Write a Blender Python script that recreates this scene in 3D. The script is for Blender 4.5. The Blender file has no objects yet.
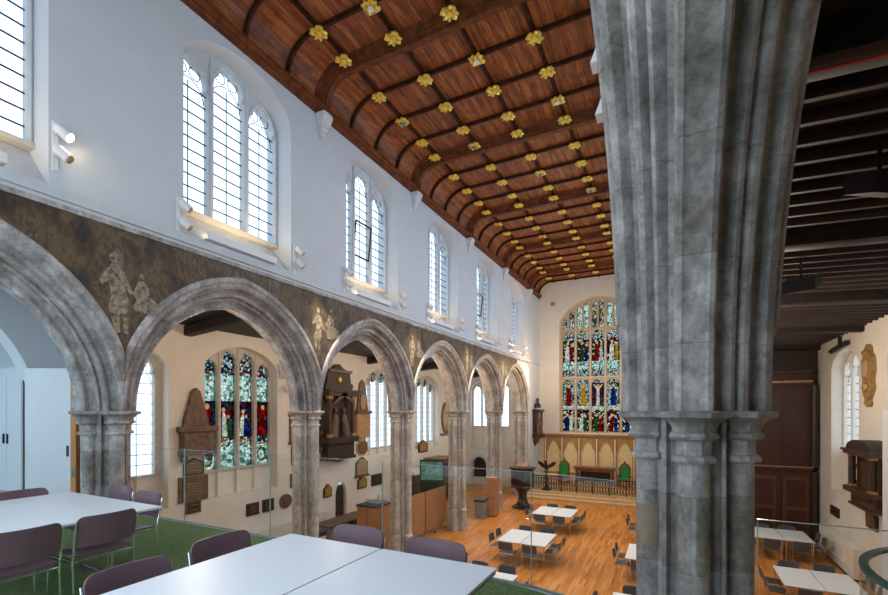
import bpy, bmesh, math, random
from mathutils import Vector
from mathutils.geometry import tessellate_polygon
random.seed(4)
C = bpy.context.scene.collection
PI = math.pi
H = 5.3                 # eye height = capital height above the nave floor
GZ = 3.6                # gallery floor
B = 4.67; P0 = -.43     # bay length, first pier
NX, SX, HW = -8.64, .14, .53
FN, FS = NX + HW, SX - HW            # nave faces of the arcade walls
CX = (FN + FS) / 2
NA, SA = -13.5, 5.3                  # outer aisle walls
EY, WY = 30.2, -1.6
YAW = math.radians(27); SY, CY_ = math.sin(YAW), math.cos(YAW); FP = 450.0
pier_y = [P0 + B*k for k in range(7)]
bay_y = [P0 + B*(k + .5) for k in range(6)]

# ---------------------------------------------------------------- where a sight line meets a real wall / floor
def ray(u, v):
    a = (u - 444)/FP; b = (411 - v)/FP
    return Vector((-SY + a*CY_, CY_ + a*SY, b))
def on_x(u, v, X):
    r = ray(u, v); t = X/r.x; return t*r.y, H + t*r.z
def on_y(u, v, Y):
    r = ray(u, v); t = Y/r.y; return t*r.x, H + t*r.z

# ---------------------------------------------------------------- mesh helper
class MB:
    def __init__(s): s.v = []; s.f = []
    def add(s, vs, fs):
        n = len(s.v); s.v += [tuple(p) for p in vs]; s.f += [tuple(i + n for i in f) for f in fs]; return s
    def box(s, x0, x1, y0, y1, z0, z1):
        vs = [(x, y, z) for z in (z0, z1) for y in (y0, y1) for x in (x0, x1)]
        return s.add(vs, [(0,1,3,2),(4,6,7,5),(0,4,5,1),(2,3,7,6),(0,2,6,4),(1,5,7,3)])
    def mbox(s, M, a0, a1, b0, b1, c0, c1):
        vs = [M(a, b, c) for c in (c0, c1) for b in (b0, b1) for a in (a0, a1)]
        return s.add(vs, [(0,1,3,2),(4,6,7,5),(0,4,5,1),(2,3,7,6),(0,2,6,4),(1,5,7,3)])
    def loft(s, rings, closed=True, cap=True):
        n = len(rings[0]); vs = [p for r in rings for p in r]; fs = []
        for i in range(len(rings) - 1):
            for j in range(n if closed else n - 1):
                k = (j + 1) % n
                fs.append((i*n + j, i*n + k, (i + 1)*n + k, (i + 1)*n + j))
        if cap and closed:
            fs.append(tuple(range(n - 1, -1, -1))); fs.append(tuple((len(rings) - 1)*n + j for j in range(n)))
        return s.add(vs, fs)
    def lathe(s, prof, cx=0, cy=0, cz=0, n=16, sx=1, sy=1, a0=0):
        return s.loft([[(cx + r*sx*math.cos(a0 + 2*PI*j/n), cy + r*sy*math.sin(a0 + 2*PI*j/n), cz + z) for j in range(n)] for r, z in prof])
    def tube(s, pts, r, n=8):
        pts = [Vector(p) for p in pts]; rings = []
        up = Vector((.31, .22, .92)).normalized()
        for i, p in enumerate(pts):
            d = (pts[min(i + 1, len(pts) - 1)] - pts[max(i - 1, 0)]).normalized()
            s1 = d.cross(up)
            if s1.length < .1: s1 = d.cross(Vector((1, 0, 0)))
            s1.normalize(); s2 = d.cross(s1)
            rr = r[i] if isinstance(r, (list, tuple)) else r
            rings.append([p + s1*rr*math.cos(2*PI*j/n) + s2*rr*math.sin(2*PI*j/n) for j in range(n)])
        return s.loft(rings)
    def ball(s, c, rx, ry=None, rz=None, n=10, m=6):
        ry = ry or rx; rz = rz or rx
        rings = []
        for i in range(m + 1):
            t = PI*i/m; q = max(math.sin(t), .02)
            rings.append([(c[0] + rx*q*math.cos(2*PI*j/n), c[1] + ry*q*math.sin(2*PI*j/n), c[2] - rz*math.cos(t)) for j in range(n)])
        return s.loft(rings)
    def plate(s, M, loops, c0, c1):
        """polygon with holes (loops of (a, b)), given thickness between depths c0 and c1"""
        tri = tessellate_polygon([[Vector((a, b, 0)) for a, b in L] for L in loops])
        flat = [p for L in loops for p in L]; n = len(flat)
        vs = [M(a, b, c0) for a, b in flat] + [M(a, b, c1) for a, b in flat]
        fs = [tuple(t) for t in tri] + [tuple(i + n for i in reversed(t)) for t in tri]
        o = 0
        for L in loops:
            m = len(L)
            for i in range(m):
                j = (i + 1) % m; fs.append((o + i, o + j, n + o + j, n + o + i))
            o += m
        return s.add(vs, fs)
    def build(s, name, mat, parent=None, ang=35):
        me = bpy.data.meshes.new(name); me.from_pydata(s.v, [], s.f); me.validate()
        bm = bmesh.new(); bm.from_mesh(me)
        bmesh.ops.recalc_face_normals(bm, faces=bm.faces); bm.to_mesh(me); bm.free()
        for p in me.polygons: p.use_smooth = True
        me.set_sharp_from_angle(angle=math.radians(ang))
        me.materials.append(mat)
        o = bpy.data.objects.new(name, me); C.objects.link(o)
        if parent: o.parent = parent
        return o

def tag(o, label, cat, group=None, kind=None):
    o['label'] = label; o['category'] = cat
    if group: o['group'] = group
    if kind: o['kind'] = kind
    return o
def thing(name, label, cat, loc=(0,0,0), rz=0, group=None, kind=None):
    o = bpy.data.objects.new(name, None); C.objects.link(o); o.location = loc; o.rotation_euler = (0, 0, rz)
    return tag(o, label, cat, group, kind)
def struct(o): o['kind'] = 'structure'; return o
def dup(root, loc, rz, label, group=None, scale=None):
    r = root.copy(); C.objects.link(r); r.location = loc; r.rotation_euler = (0, 0, rz); r['label'] = label
    if group: r['group'] = group
    if scale: r.scale = scale
    for ch in list(root.children):
        c = ch.copy(); C.objects.link(c); c.parent = r
        for g in list(ch.children):
            d = g.copy(); C.objects.link(d); d.parent = c
    return r

# ---------------------------------------------------------------- materials
def newmat(name):
    m = bpy.data.materials.new(name); m.use_nodes = True
    nt = m.node_tree; b = nt.nodes['Principled BSDF']
    return m, nt, b
def ramp(nt, stops, interp='LINEAR'):
    r = nt.nodes.new('ShaderNodeValToRGB'); r.color_ramp.interpolation = interp
    el = r.color_ramp.elements
    while len(el) < len(stops): el.new(.5)
    for e, (p, c) in zip(el, stops): e.position = p; e.color = (*c, 1)
    return r
def coords(nt, scale=(1,1,1), kind='Object'):
    t = nt.nodes.new('ShaderNodeTexCoord'); mp = nt.nodes.new('ShaderNodeMapping')
    mp.inputs['Scale'].default_value = scale; nt.links.new(t.outputs[kind], mp.inputs['Vector']); return mp.outputs[0]
def noise(nt, vec, s, d=4, r=.6):
    n = nt.nodes.new('ShaderNodeTexNoise'); n.inputs['Scale'].default_value = s; n.inputs['Detail'].default_value = d
    n.inputs['Roughness'].default_value = r; nt.links.new(vec, n.inputs['Vector']); return n.outputs['Fac']
def bump(nt, b, h, st=.3, dist=.02):
    n = nt.nodes.new('ShaderNodeBump'); n.inputs['Strength'].default_value = st; n.inputs['Distance'].default_value = dist
    nt.links.new(h, n.inputs['Height']); nt.links.new(n.outputs[0], b.inputs['Normal'])
def simple(name, c, rough=.5, metal=0, var=.12, scale=6, bst=0, spec=None):
    m, nt, b = newmat(name)
    f = noise(nt, coords(nt), scale)
    r = ramp(nt, [(.3, tuple(x*(1 - var) for x in c)), (.7, tuple(min(1, x*(1 + var)) for x in c))])
    nt.links.new(f, r.inputs[0]); nt.links.new(r.outputs[0], b.inputs['Base Color'])
    b.inputs['Roughness'].default_value = rough; b.inputs['Metallic'].default_value = metal
    if spec is not None: b.inputs['Specular IOR Level'].default_value = spec
    if bst: bump(nt, b, f, bst)
    return m
def stone(name, dark, mid, light, scale=1.6, joints=True, blocks=.5):
    m, nt, b = newmat(name); L = nt.links.new
    v = coords(nt); f = noise(nt, v, scale*1.6, 9, .74)
    r = ramp(nt, [(.30, dark), (.5, mid), (.68, light)]); L(f, r.inputs[0])
    out = r.outputs[0]
    def mul(o, fac, col, soft=1.0):
        mx = nt.nodes.new('ShaderNodeMix'); mx.data_type = 'RGBA'; mx.blend_type = 'MULTIPLY'
        if fac is None: mx.inputs[0].default_value = soft
        else: L(fac, mx.inputs[0])
        L(o, mx.inputs[6])
        if isinstance(col, tuple): mx.inputs[7].default_value = (*col, 1)
        else: L(col, mx.inputs[7])
        return mx.outputs[2]
    f2 = noise(nt, coords(nt, (1, 1, .6)), 13, 7, .78)
    r2 = ramp(nt, [(.36, (.6, .59, .57)), (.5, (1, 1, 1)), (.66, (1.25, 1.25, 1.25))]); L(f2, r2.inputs[0])
    out = mul(out, None, r2.outputs[0], .85)
    if joints:
        sp = nt.nodes.new('ShaderNodeSeparateXYZ'); L(v, sp.inputs[0])
        dv = nt.nodes.new('ShaderNodeMath'); dv.operation = 'DIVIDE'; dv.inputs[1].default_value = .58; L(sp.outputs[2], dv.inputs[0])
        fl = nt.nodes.new('ShaderNodeMath'); fl.operation = 'FLOOR'; L(dv.outputs[0], fl.inputs[0])
        sx = nt.nodes.new('ShaderNodeVectorMath'); sx.operation = 'SNAP'; sx.inputs[1].default_value = (.37, .37, 50); L(v, sx.inputs[0])
        cb = nt.nodes.new('ShaderNodeVectorMath'); cb.operation = 'ADD'; L(sx.outputs[0], cb.inputs[0])
        c3 = nt.nodes.new('ShaderNodeCombineXYZ'); L(fl.outputs[0], c3.inputs[2]); L(c3.outputs[0], cb.inputs[1])
        wn_ = nt.nodes.new('ShaderNodeTexWhiteNoise'); L(cb.outputs[0], wn_.inputs['Vector'])
        r3 = ramp(nt, [(0, (.68, .62, .54)), (.18, (.95, .95, .95)), (.7, (1, 1, 1)), (1, (1.18, 1.18, 1.2))]); L(wn_.outputs['Value'], r3.inputs[0])
        out = mul(out, None, r3.outputs[0], blocks)
        md = nt.nodes.new('ShaderNodeMath'); md.operation = 'PINGPONG'; md.inputs[1].default_value = .29; L(sp.outputs[2], md.inputs[0])
        lt = nt.nodes.new('ShaderNodeMath'); lt.operation = 'LESS_THAN'; lt.inputs[1].default_value = .004; L(md.outputs[0], lt.inputs[0])
        out = mul(out, lt.outputs[0], (.7, .7, .7))
    L(out, b.inputs['Base Color']); b.inputs['Roughness'].default_value = .6
    bump(nt, b, f2, .45, .012)
    return m
def planks(name, c_dark, c_mid, c_light, axis=0, width=.1, length=1.6, rough=.4, grain=1.0, gw=.5, blotch=.1):
    """boards running along the other horizontal axis; axis = the coordinate across the boards"""
    m, nt, b = newmat(name)
    t = nt.nodes.new('ShaderNodeTexCoord'); sp = nt.nodes.new('ShaderNodeSeparateXYZ'); nt.links.new(t.outputs['Object'], sp.inputs[0])
    def mth(op, a, k=None, l=None):
        n = nt.nodes.new('ShaderNodeMath'); n.operation = op; nt.links.new(a, n.inputs[0])
        if k is not None: n.inputs[1].default_value = k
        if l is not None: nt.links.new(l, n.inputs[1])
        return n.outputs[0]
    ac = sp.outputs[axis]; al = sp.outputs[1 - axis] if axis < 2 else sp.outputs[1]
    row = mth('FLOOR', mth('DIVIDE', ac, width))
    off = mth('MULTIPLY', row, .618*length)
    seg = mth('FLOOR', mth('DIVIDE', mth('ADD', al, None, off), length))
    cb = nt.nodes.new('ShaderNodeCombineXYZ'); nt.links.new(row, cb.inputs[0]); nt.links.new(seg, cb.inputs[1])
    wn = nt.nodes.new('ShaderNodeTexWhiteNoise'); wn.noise_dimensions = '2D'; nt.links.new(cb.outputs[0], wn.inputs['Vector'])
    sc = [3, 3, 3]; sc[axis] = 26; 
    if axis < 2: sc[1 - axis] = 1.5
    g = noise(nt, coords(nt, tuple(sc)), 1.0, 6, .65)
    s = mth('ADD', mth('MULTIPLY', wn.outputs['Value'], 1 - gw), None, mth('MULTIPLY', g, gw*grain))
    r = ramp(nt, [(.2, c_dark), (.48, c_mid), (.8, c_light)]); nt.links.new(s, r.inputs[0])
    fr = mth('PINGPONG', ac, width/2)
    lt = mth('LESS_THAN', fr, width*.035)
    mx = nt.nodes.new('ShaderNodeMix'); mx.data_type = 'RGBA'; mx.blend_type = 'MULTIPLY'
    mx.inputs[7].default_value = (.45, .4, .38, 1)
    nt.links.new(lt, mx.inputs[0]); nt.links.new(r.outputs[0], mx.inputs[6])
    bl = ramp(nt, [(.36, (.38, .34, .34)), (.52, (1, 1, 1))]); nt.links.new(noise(nt, coords(nt, tuple(2.2 if i_ == axis else .9 for i_ in range(3))), 2.2, 5, .7), bl.inputs[0])
    m4 = nt.nodes.new('ShaderNodeMix'); m4.data_type = 'RGBA'; m4.blend_type = 'MULTIPLY'; m4.inputs[0].default_value = blotch
    nt.links.new(mx.outputs[2], m4.inputs[6]); nt.links.new(bl.outputs[0], m4.inputs[7]); nt.links.new(m4.outputs[2], b.inputs['Base Color'])
    b.inputs['Roughness'].default_value = rough; b.inputs['Specular IOR Level'].default_value = .28
    return m
def tglass(name, tint=(.97,.99,.985), gloss=.06, rough=.02):
    m = bpy.data.materials.new(name); m.use_nodes = True; nt = m.node_tree; nt.nodes.clear()
    o = nt.nodes.new('ShaderNodeOutputMaterial'); mx = nt.nodes.new('ShaderNodeMixShader')
    t = nt.nodes.new('ShaderNodeBsdfTransparent'); t.inputs[0].default_value = (*tint, 1)
    g = nt.nodes.new('ShaderNodeBsdfGlossy'); g.inputs['Roughness'].default_value = rough
    lw = nt.nodes.new('ShaderNodeLayerWeight'); pw = nt.nodes.new('ShaderNodeMath'); pw.operation = 'POWER'; pw.inputs[1].default_value = 5
    nt.links.new(lw.outputs['Facing'], pw.inputs[0])
    ma = nt.nodes.new('ShaderNodeMath'); ma.operation = 'MULTIPLY_ADD'; ma.inputs[1].default_value = .6; ma.inputs[2].default_value = gloss*.5
    nt.links.new(pw.outputs[0], ma.inputs[0])
    nt.links.new(ma.outputs[0], mx.inputs[0]); nt.links.new(t.outputs[0], mx.inputs[1]); nt.links.new(g.outputs[0], mx.inputs[2])
    nt.links.new(mx.outputs[0], o.inputs[0]); return m
def sglass(name, cols, scale=7, lead=.05):
    """coloured leaded glass: pieces of flat colour let the daylight through, dark lead cames between"""
    m = bpy.data.materials.new(name); m.use_nodes = True; nt = m.node_tree; nt.nodes.clear()
    o = nt.nodes.new('ShaderNodeOutputMaterial'); v = coords(nt, (1, 1, 1))
    vo = nt.nodes.new('ShaderNodeTexVoronoi'); vo.inputs['Scale'].default_value = scale; nt.links.new(v, vo.inputs['Vector'])
    sp = nt.nodes.new('ShaderNodeSeparateColor'); nt.links.new(vo.outputs['Color'], sp.inputs[0])
    n = len(cols); r = ramp(nt, [(i/n, c) for i, c in enumerate(cols)], 'CONSTANT'); nt.links.new(sp.outputs[0], r.inputs[0])
    ve = nt.nodes.new('ShaderNodeTexVoronoi'); ve.feature = 'DISTANCE_TO_EDGE'; ve.inputs['Scale'].default_value = scale
    nt.links.new(v, ve.inputs['Vector'])
    lt = nt.nodes.new('ShaderNodeMath'); lt.operation = 'GREATER_THAN'; lt.inputs[1].default_value = lead
    nt.links.new(ve.outputs['Distance'], lt.inputs[0])
    t = nt.nodes.new('ShaderNodeBsdfTransparent'); nt.links.new(r.outputs[0], t.inputs[0])
    d = nt.nodes.new('ShaderNodeBsdfDiffuse'); d.inputs[0].default_value = (.03, .03, .03, 1)
    mx = nt.nodes.new('ShaderNodeMixShader'); nt.links.new(lt.outputs[0], mx.inputs[0])
    nt.links.new(d.outputs[0], mx.inputs[1]); nt.links.new(t.outputs[0], mx.inputs[2]); nt.links.new(mx.outputs[0], o.inputs[0])
    return m
def emit(name, c, s):
    m = bpy.data.materials.new(name); m.use_nodes = True; nt = m.node_tree; nt.nodes.clear()
    o = nt.nodes.new('ShaderNodeOutputMaterial'); e = nt.nodes.new('ShaderNodeEmission')
    e.inputs[0].default_value = (*c, 1); e.inputs[1].default_value = s; nt.links.new(e.outputs[0], o.inputs[0]); return m

plaster = simple('white_plaster', (.62, .655, .70), .85, var=.03, scale=2, bst=.05)
cream = simple('cream_plaster', (.76, .71, .63), .85, var=.04, scale=2, bst=.05)
winstone = simple('window_stone', (.58, .55, .50), .8, var=.08, scale=5)
whitestone = simple('limewashed_stone', (.60, .63, .66), .8, var=.06, scale=5)
grey_stone = stone('arcade_stone', (.17, .16, .155), (.37, .347, .335), (.64, .61, .60), blocks=.85)
pale_stone = stone('arcade_stone_pale', (.30, .265, .225), (.56, .52, .46), (.74, .70, .63))
plinth_stone = stone('plinth_stone', (.3, .29, .27), (.5, .48, .45), (.68, .66, .62), joints=False)
ceil_wood = planks('ceiling_boards', (.035, .010, .004), (.22, .058, .014), (.50, .17, .045), axis=0, width=.075, length=2.4, rough=.45, grain=1.05, gw=.78, blotch=.75)
rib_wood = simple('carved_rib_wood', (.13, .038, .012), .5, var=.5, scale=5, spec=.2)
rib_dark = simple('dark_rib_wood', (.045, .014, .006), .55, var=.5, scale=5, spec=.15)
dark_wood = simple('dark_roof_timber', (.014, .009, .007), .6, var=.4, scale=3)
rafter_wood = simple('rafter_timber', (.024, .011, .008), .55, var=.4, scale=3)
panel_wood = simple('mahogany_panelling', (.055, .016, .009), .4, var=.3, scale=3)
oak = simple('light_oak_panel', (.5, .25, .11), .45, var=.12, scale=3)
oak2 = simple('honey_oak', (.42, .24, .08), .45, var=.15, scale=4)
brown_wood = simple('brown_wood', (.2, .075, .03), .4, var=.3, scale=5)
black_wood = simple('black_carved_wood', (.035, .022, .018), .4, var=.4, scale=8)
floor_wood = planks('floor_boards', (.38, .12, .024), (.60, .22, .045), (.78, .36, .11), axis=0, width=.09, length=1.1, rough=.33, grain=.95, gw=.62)
step_wood = simple('pale_step_wood', (.62, .42, .22), .5, var=.12, scale=4)
gold = simple('gilding', (.95, .62, .10), .4, metal=.45, var=.25, scale=12)
gold_dull = simple('dull_gilding', (.42, .26, .1), .5, metal=.4, var=.35, scale=10)
carpet = simple('green_carpet', (.135, .20, .085), .95, var=.4, scale=32, bst=.4, spec=.1)
table_white = simple('white_laminate', (.78, .82, .88), .35, var=.01, scale=2)
edge_grey = simple('table_edge', (.16, .17, .19), .5)
mauve = simple('mauve_plastic', (.165, .095, .115), .42, var=.05, scale=3)
chair_grey = simple('slate_plastic', (.085, .095, .12), .45, var=.06, scale=3)
chrome = simple('chrome', (.75, .76, .78), .18, metal=1, var=.03)
black_metal = simple('black_metal', (.03, .03, .035), .4, metal=.3)
rubber = simple('black_rubber', (.02, .02, .02), .6)
white_metal = simple('white_metal', (.8, .8, .8), .4, var=.02)
white_paint = simple('white_paint', (.72, .76, .8), .45, var=.02)
grey_plastic = simple('grey_plastic', (.25, .27, .3), .5)
lead = simple('lead', (.06, .06, .085), .6)
glass = tglass('balustrade_glass', (.97, .985, .98))
green_edge = simple('green_glass_edge', (.30, .42, .38), .25, var=.05)
dark_green_edge = simple('thick_glass_edge', (.01, .10, .08), .2, var=.2)
clear = tglass('window_glass', (.90, .95, 1.0))
brown_marble = simple('brown_marble', (.14, .075, .045), .5, var=.55, scale=6)
tan_marble = simple('tan_marble', (.42, .25, .12), .45, var=.25, scale=6)
black_marble = simple('black_marble', (.03, .016, .01), .55, var=.7, scale=8)
brass = simple('brass', (.5, .32, .12), .35, metal=.7)
green_fabric = simple('green_velvet', (.02, .26, .07), .8)
mural_mat = None
leadline = lead

# stained glass colours are what the glass lets through
W1 = (.55, .60, .55)
jewel = sglass('jewel_glass', [(.25, .01, .01), (.01, .03, .16), (.03, .11, .05), (.09, .035, .015), (.30, .02, .01), (.02, .08, .18), (.04, .02, .015), (.10, .20, .22)], 10, .03)
pale_sg = sglass('grisaille_glass', [(.40, .52, .46), (.56, .60, .56), (.26, .38, .30), (.46, .56, .54), (.60, .62, .60), (.2, .26, .2)], 10, .025)
head_sg = sglass('mixed_head_glass', [(.5, .55, .5), (.3, .02, .02), (.5, .55, .52), (.03, .06, .2), (.4, .45, .42), (.05, .2, .1), (.3, .35, .3), (.45, .3, .05)], 11, .04)
scene_sg = sglass('dark_scene_glass', [(.10, .05, .02), (.45, .48, .4), (.04, .03, .02), (.02, .07, .03), (.25, .02, .01), (.02, .04, .12), (.5, .5, .42), (.12, .10, .05)], 9, .03)
canopy_sg = sglass('canopy_glass', [(.50, .55, .52), (.04, .05, .04), (.40, .40, .25), (.03, .05, .15), (.45, .5, .5)], 14, .04)
red_sg = sglass('red_glass', [(.32, .01, .01), (.18, .005, .01), (.38, .03, .02)], 9, .03)
blue_sg = sglass('blue_glass', [(.01, .05, .22), (.02, .12, .26), (.02, .03, .14)], 9, .03)
white_sg = sglass('white_glass', [(.5, .5, .42), (.6, .58, .5), (.42, .44, .42)], 9, .03)
green_sg = sglass('green_glass', [(.02, .14, .06), (.05, .2, .09), (.10, .12, .02)], 9, .03)
gold_sg = sglass('yellow_glass', [(.5, .28, .02), (.45, .36, .06)], 9, .03)
flesh_sg = sglass('flesh_glass', [(.55, .38, .25), (.5, .34, .22)], 3, .0)
quarry_sg = sglass('pale_quarry_glass', [(.8, .9, 1.0), (.65, .78, .9), (.9, .95, 1.0)], 3, .03)

# painted spandrel: dim oil painting in browns
def mk_mural():
    m, nt, b = newmat('mural_paint')
    f = noise(nt, coords(nt, (1, 1.3, .8)), 1.6, 8, .68)
    r = ramp(nt, [(.34, (.015, .009, .005)), (.46, (.075, .042, .016)), (.52, (.15, .09, .038)), (.57, (.04, .024, .014)), (.64, (.20, .14, .085)), (.74, (.05, .03, .02))])
    nt.links.new(f, r.inputs[0]); nt.links.new(r.outputs[0], b.inputs['Base Color']); b.inputs['Roughness'].default_value = .55
    return m
mural_mat = mk_mural()
mural_fig = simple('mural_pale_paint', (.26, .20, .13), .6, var=.9, scale=12)
mural_dark = simple('mural_dark_paint', (.03, .018, .012), .6, var=.5, scale=5)

# ---------------------------------------------------------------- 2D outlines
def arch_z(t, zs, za):                          # depressed pointed head, t = 0 centre .. 1 side
    t = min(abs(t), 1); return zs + (za - zs)*(.86*math.sqrt(max(0, 1 - t*t)) + .14*(1 - t))
def arch_outline(c, hw, z0, zs, za, n=24):
    P = [(c - hw, z0)]
    for i in range(n + 1):
        t = -math.cos(PI*i/n); P.append((c + hw*t, arch_z(t, zs, za)))
    P.append((c + hw, z0)); return P
def pointed(c, hw, z0, zs, za, n=12):           # simple two-centred opening
    P = [(c - hw, z0)]; h = za - zs
    for i in range(2*n + 1):
        t = i/(2*n); s = abs(2*t - 1); x = (2*t - 1)*hw
        P.append((c + x, zs + h*(1 - s**1.9)**.72))
    P.append((c + hw, z0)); return P
def cusped(c, hw, z0, zs, za, n=30):            # light with a five-foiled head
    P = [(c - hw, z0)]
    for i in range(n + 1):
        th = PI - PI*i/n; k = .80 + .2*abs(math.sin(2.5*th + 0*PI))
        if i in (0, n): k = 1
        P.append((c + hw*k*math.cos(th), zs + (za - zs)*k*math.sin(th)))
    P.append((c + hw, z0)); return P
def circ(cx, cz, r, n=12, sz=1): return [(cx + r*math.cos(2*PI*i/n), cz + sz*r*math.sin(2*PI*i/n)) for i in range(n)]
def rrect(a0, a1, b0, b1, r, n=4):
    P = []
    for (cx, cy, s) in ((a1 - r, b0 + r, -.5*PI), (a1 - r, b1 - r, 0), (a0 + r, b1 - r, .5*PI), (a0 + r, b0 + r, PI)):
        for i in range(n + 1):
            t = s + .5*PI*i/n; P.append((cx + r*math.cos(t), cy + r*math.sin(t)))
    return P
MNave = lambda a, b, c: (FN + c, a, b)          # nave north face
MAis = lambda a, b, c: (NA + c, a, b)           # north aisle wall, depth into the room
MSou = lambda a, b, c: (SA - c, a, b)           # south aisle wall
MEast = lambda a, b, c: (a, EY - c, b)          # east wall

# ---------------------------------------------------------------- floors
struct(MB().box(NA - .5, SA + .5, WY - .4, EY + .5, -.3, 0).build('floor', floor_wood))
g = MB()
edge = [(NA, 4.35), (-6.8, 4.36), (-3, 4.37), (-1.7, 4.35), (-1.25, 4.27), (-.8, 4.16), (-.42, 4.05), (-.42, 3.7)]
gp = [(NA, WY)] + edge + [(.5, 3.66), (1.3, 3.66), (1.3, 3.5), (1.3, WY)]
# notch round the north pier
gp = [(NA, WY), (NA, 4.42), (-9.16, 4.42), (-9.16, 3.5), (-8.1, 3.5), (-8.1, 4.36)] + edge[1:] + [(.5, 3.66), (.5, 3.64), (2.2, 3.64), (2.2, WY)]
Mz = lambda a, b, c: (a, b, c)
struct(MB().plate(Mz, [gp], GZ - .32, GZ - .012).build('floor_gallery', white_paint))
inn = [(NA + .01, WY + .01), (NA + .01, 4.36), (-9.18, 4.36), (-9.18, 3.48), (-8.08, 3.48), (-8.08, 4.3), (-6.8, 4.3), (-3, 4.31), (-1.7, 4.29), (-1.27, 4.21), (-.82, 4.1), (-.46, 4.0), (-.46, 3.66), (.5, 3.58), (2.15, 3.58), (2.15, WY + .01)]
struct(MB().plate(Mz, [inn], GZ - .012, GZ).build('floor_carpet', carpet))
# chancel steps and sanctuary dais
s = MB()
for i, (y, z) in enumerate(((26.55, .14), (26.9, .28), (27.25, .42))): s.box(FN, FS, y, EY, z - .14, z)
struct(s.build('floor_chancel_steps', step_wood))
struct(MB().box(FN + .8, FS - .8, 28.3, EY, .42, .58).box(FN + 1, FS - 1, 28.55, EY, .58, .75).build('floor_sanctuary_dais', step_wood))

# ---------------------------------------------------------------- arcade walls
RC = .31; HB = B/2
def arc_pts(yc, R, z0=0, n=22):
    """pointed arch outline left to right, starting at height z0 above springing (clipped to the bay)"""
    P = []
    for side in (-1, 1):
        cc = yc - side*RC; half = []
        ap = math.acos(RC/R)                  # apex angle from horizontal, at y = yc
        for i in range(n + 1):
            th = ap*i/n; half.append((cc + side*R*math.cos(th), H + R*math.sin(th)))
        half = [(max(yc - HB, min(yc + HB, y)), z) for y, z in half]
        if side == 1: half.reverse(); half = half[1:]
        P += half
    return P
CLZ = H + 3.2; TOPZ = H + 9.0
def arcade_wall(name, xc, mat, flip):
    M = lambda a, b, c: (xc + c*flip, a, b)
    w = MB()
    lo = [(WY, H - .0)] if False else []
    P = [(WY, CLZ), (WY, H)]
    for yc in bay_y: P += arc_pts(yc, 2.735)
    P += [(pier_y[6], H), (pier_y[6] + .1, 0), (EY, 0), (EY, CLZ)]
    Q = [P[0]]
    for p in P[1:]:
        if abs(p[0] - Q[-1][0]) + abs(p[1] - Q[-1][1]) > 1e-4: Q.append(p)
    w.plate(M, [Q], -HW, HW)
    holes = [arch_outline(yc, 1.32, CLZ - .02 + .05, H + 6.65, H + 7.46) for yc in bay_y]
    w.plate(M, [[(WY, CLZ), (EY, CLZ), (EY, TOPZ), (WY, TOPZ)]] + [list(reversed(h)) for h in holes], HW - .8, HW)
    return struct(w.build(name, mat))
arcade_wall('wall_north', NX, plaster, 1)
arcade_wall('wall_south_arcade', SX, plaster, -1)

half = [(2.225, 0)]
for a_, d_ in ((0, 0), (.012, .028), (.042, .042), (.074, .03), (.088, 0), (.10, -.055), (.15, -.09), (.205, -.06), (.222, 0), (.235, .016), (.268, .016), (.28, 0), (.287, -.035), (.31, -.035),
               (.318, 0), (.335, .028), (.365, .038), (.395, .026), (.41, -.005), (.42, -.055), (.47, -.085), (.525, -.055), (.542, 0), (.556, .018), (.60, .024), (.632, .012), (.65, -.02)):
    half.append((2.235 + .668*a_ - .744*d_, .06 + .744*a_ + .668*d_))
half += [(2.70, .54), (2.705, .565), (2.73, .585), (2.79, .585), (2.82, .56), (2.83, .50)]
prof = half + [(r, -w) for r, w in reversed(half[1:])]
def w_at(Rm):      # half width of the profile where it reaches radius Rm (outermost crossing before the hood)
    for i in range(len(half) - 1, 0, -1):
        r0, w0 = half[i - 1]; r1, w1 = half[i]
        if r0 <= Rm <= r1: 
            t = (Rm - r0)/max(1e-6, r1 - r0); return min(w0 + (w1 - w0)*t, .54)
    return .5
bayw = ['first', 'second', 'third', 'fourth', 'fifth', 'sixth']
arch_mat_n = [grey_stone, grey_stone, grey_stone, pale_stone, pale_stone, pale_stone]
def arch(xc, k, label, mat):
    yc = bay_y[k]; m = MB()
    for side in (-1, 1):
        cc = yc - side*RC; rings = []; n = 26
        i0 = 3 if (side < 0 and xc == SX and k == 0) else 0
        for i in range(i0, n + 1):
            ring = []
            for R, w in prof:
                th = math.acos(RC/R)*i/n
                Rm = (HB + RC)/max(.05, math.cos(th))
                if R > Rm:
                    ww_ = w_at(Rm); w = math.copysign(min(abs(w), ww_), w); R = Rm
                y = cc + side*R*math.cos(th)
                if side > 0: y = max(yc, min(yc + HB, y))
                else: y = min(yc, max(yc - HB, y))
                ring.append((xc + w, y, H + R*math.sin(th)))
            rings.append(ring)
        m.loft(rings)
    o = m.build('stone_arch', mat); tag(o, label, 'arch', 'moulded stone arches of the nave', 'thing'); return o
for k in range(6):
    arch(NX, k, ['moulded grey stone arch cut by the left edge, over the open white door', 'pointed grey arch framing the large stained glass window and pyramid monument',
        'pointed arch framing the tall dark canopied wall monument', 'pointed arch directly above the long light wood screen', 'pointed arch over the small dark arched door and grey bin',
        'farthest and narrowest pointed arch, nearest the east wall'][k], arch_mat_n[k])
for k in range(6):
    if k in (0, 1): arch(SX, k, ['huge moulded dark grey arch rising toward the camera above the near pillar', 'moulded grey arch springing eastward behind the near pillar'][k], grey_stone)
    else: arch(SX, k, 'moulded grey arch hidden behind the near pillar, bay ' + bayw[k], pale_stone)

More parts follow.
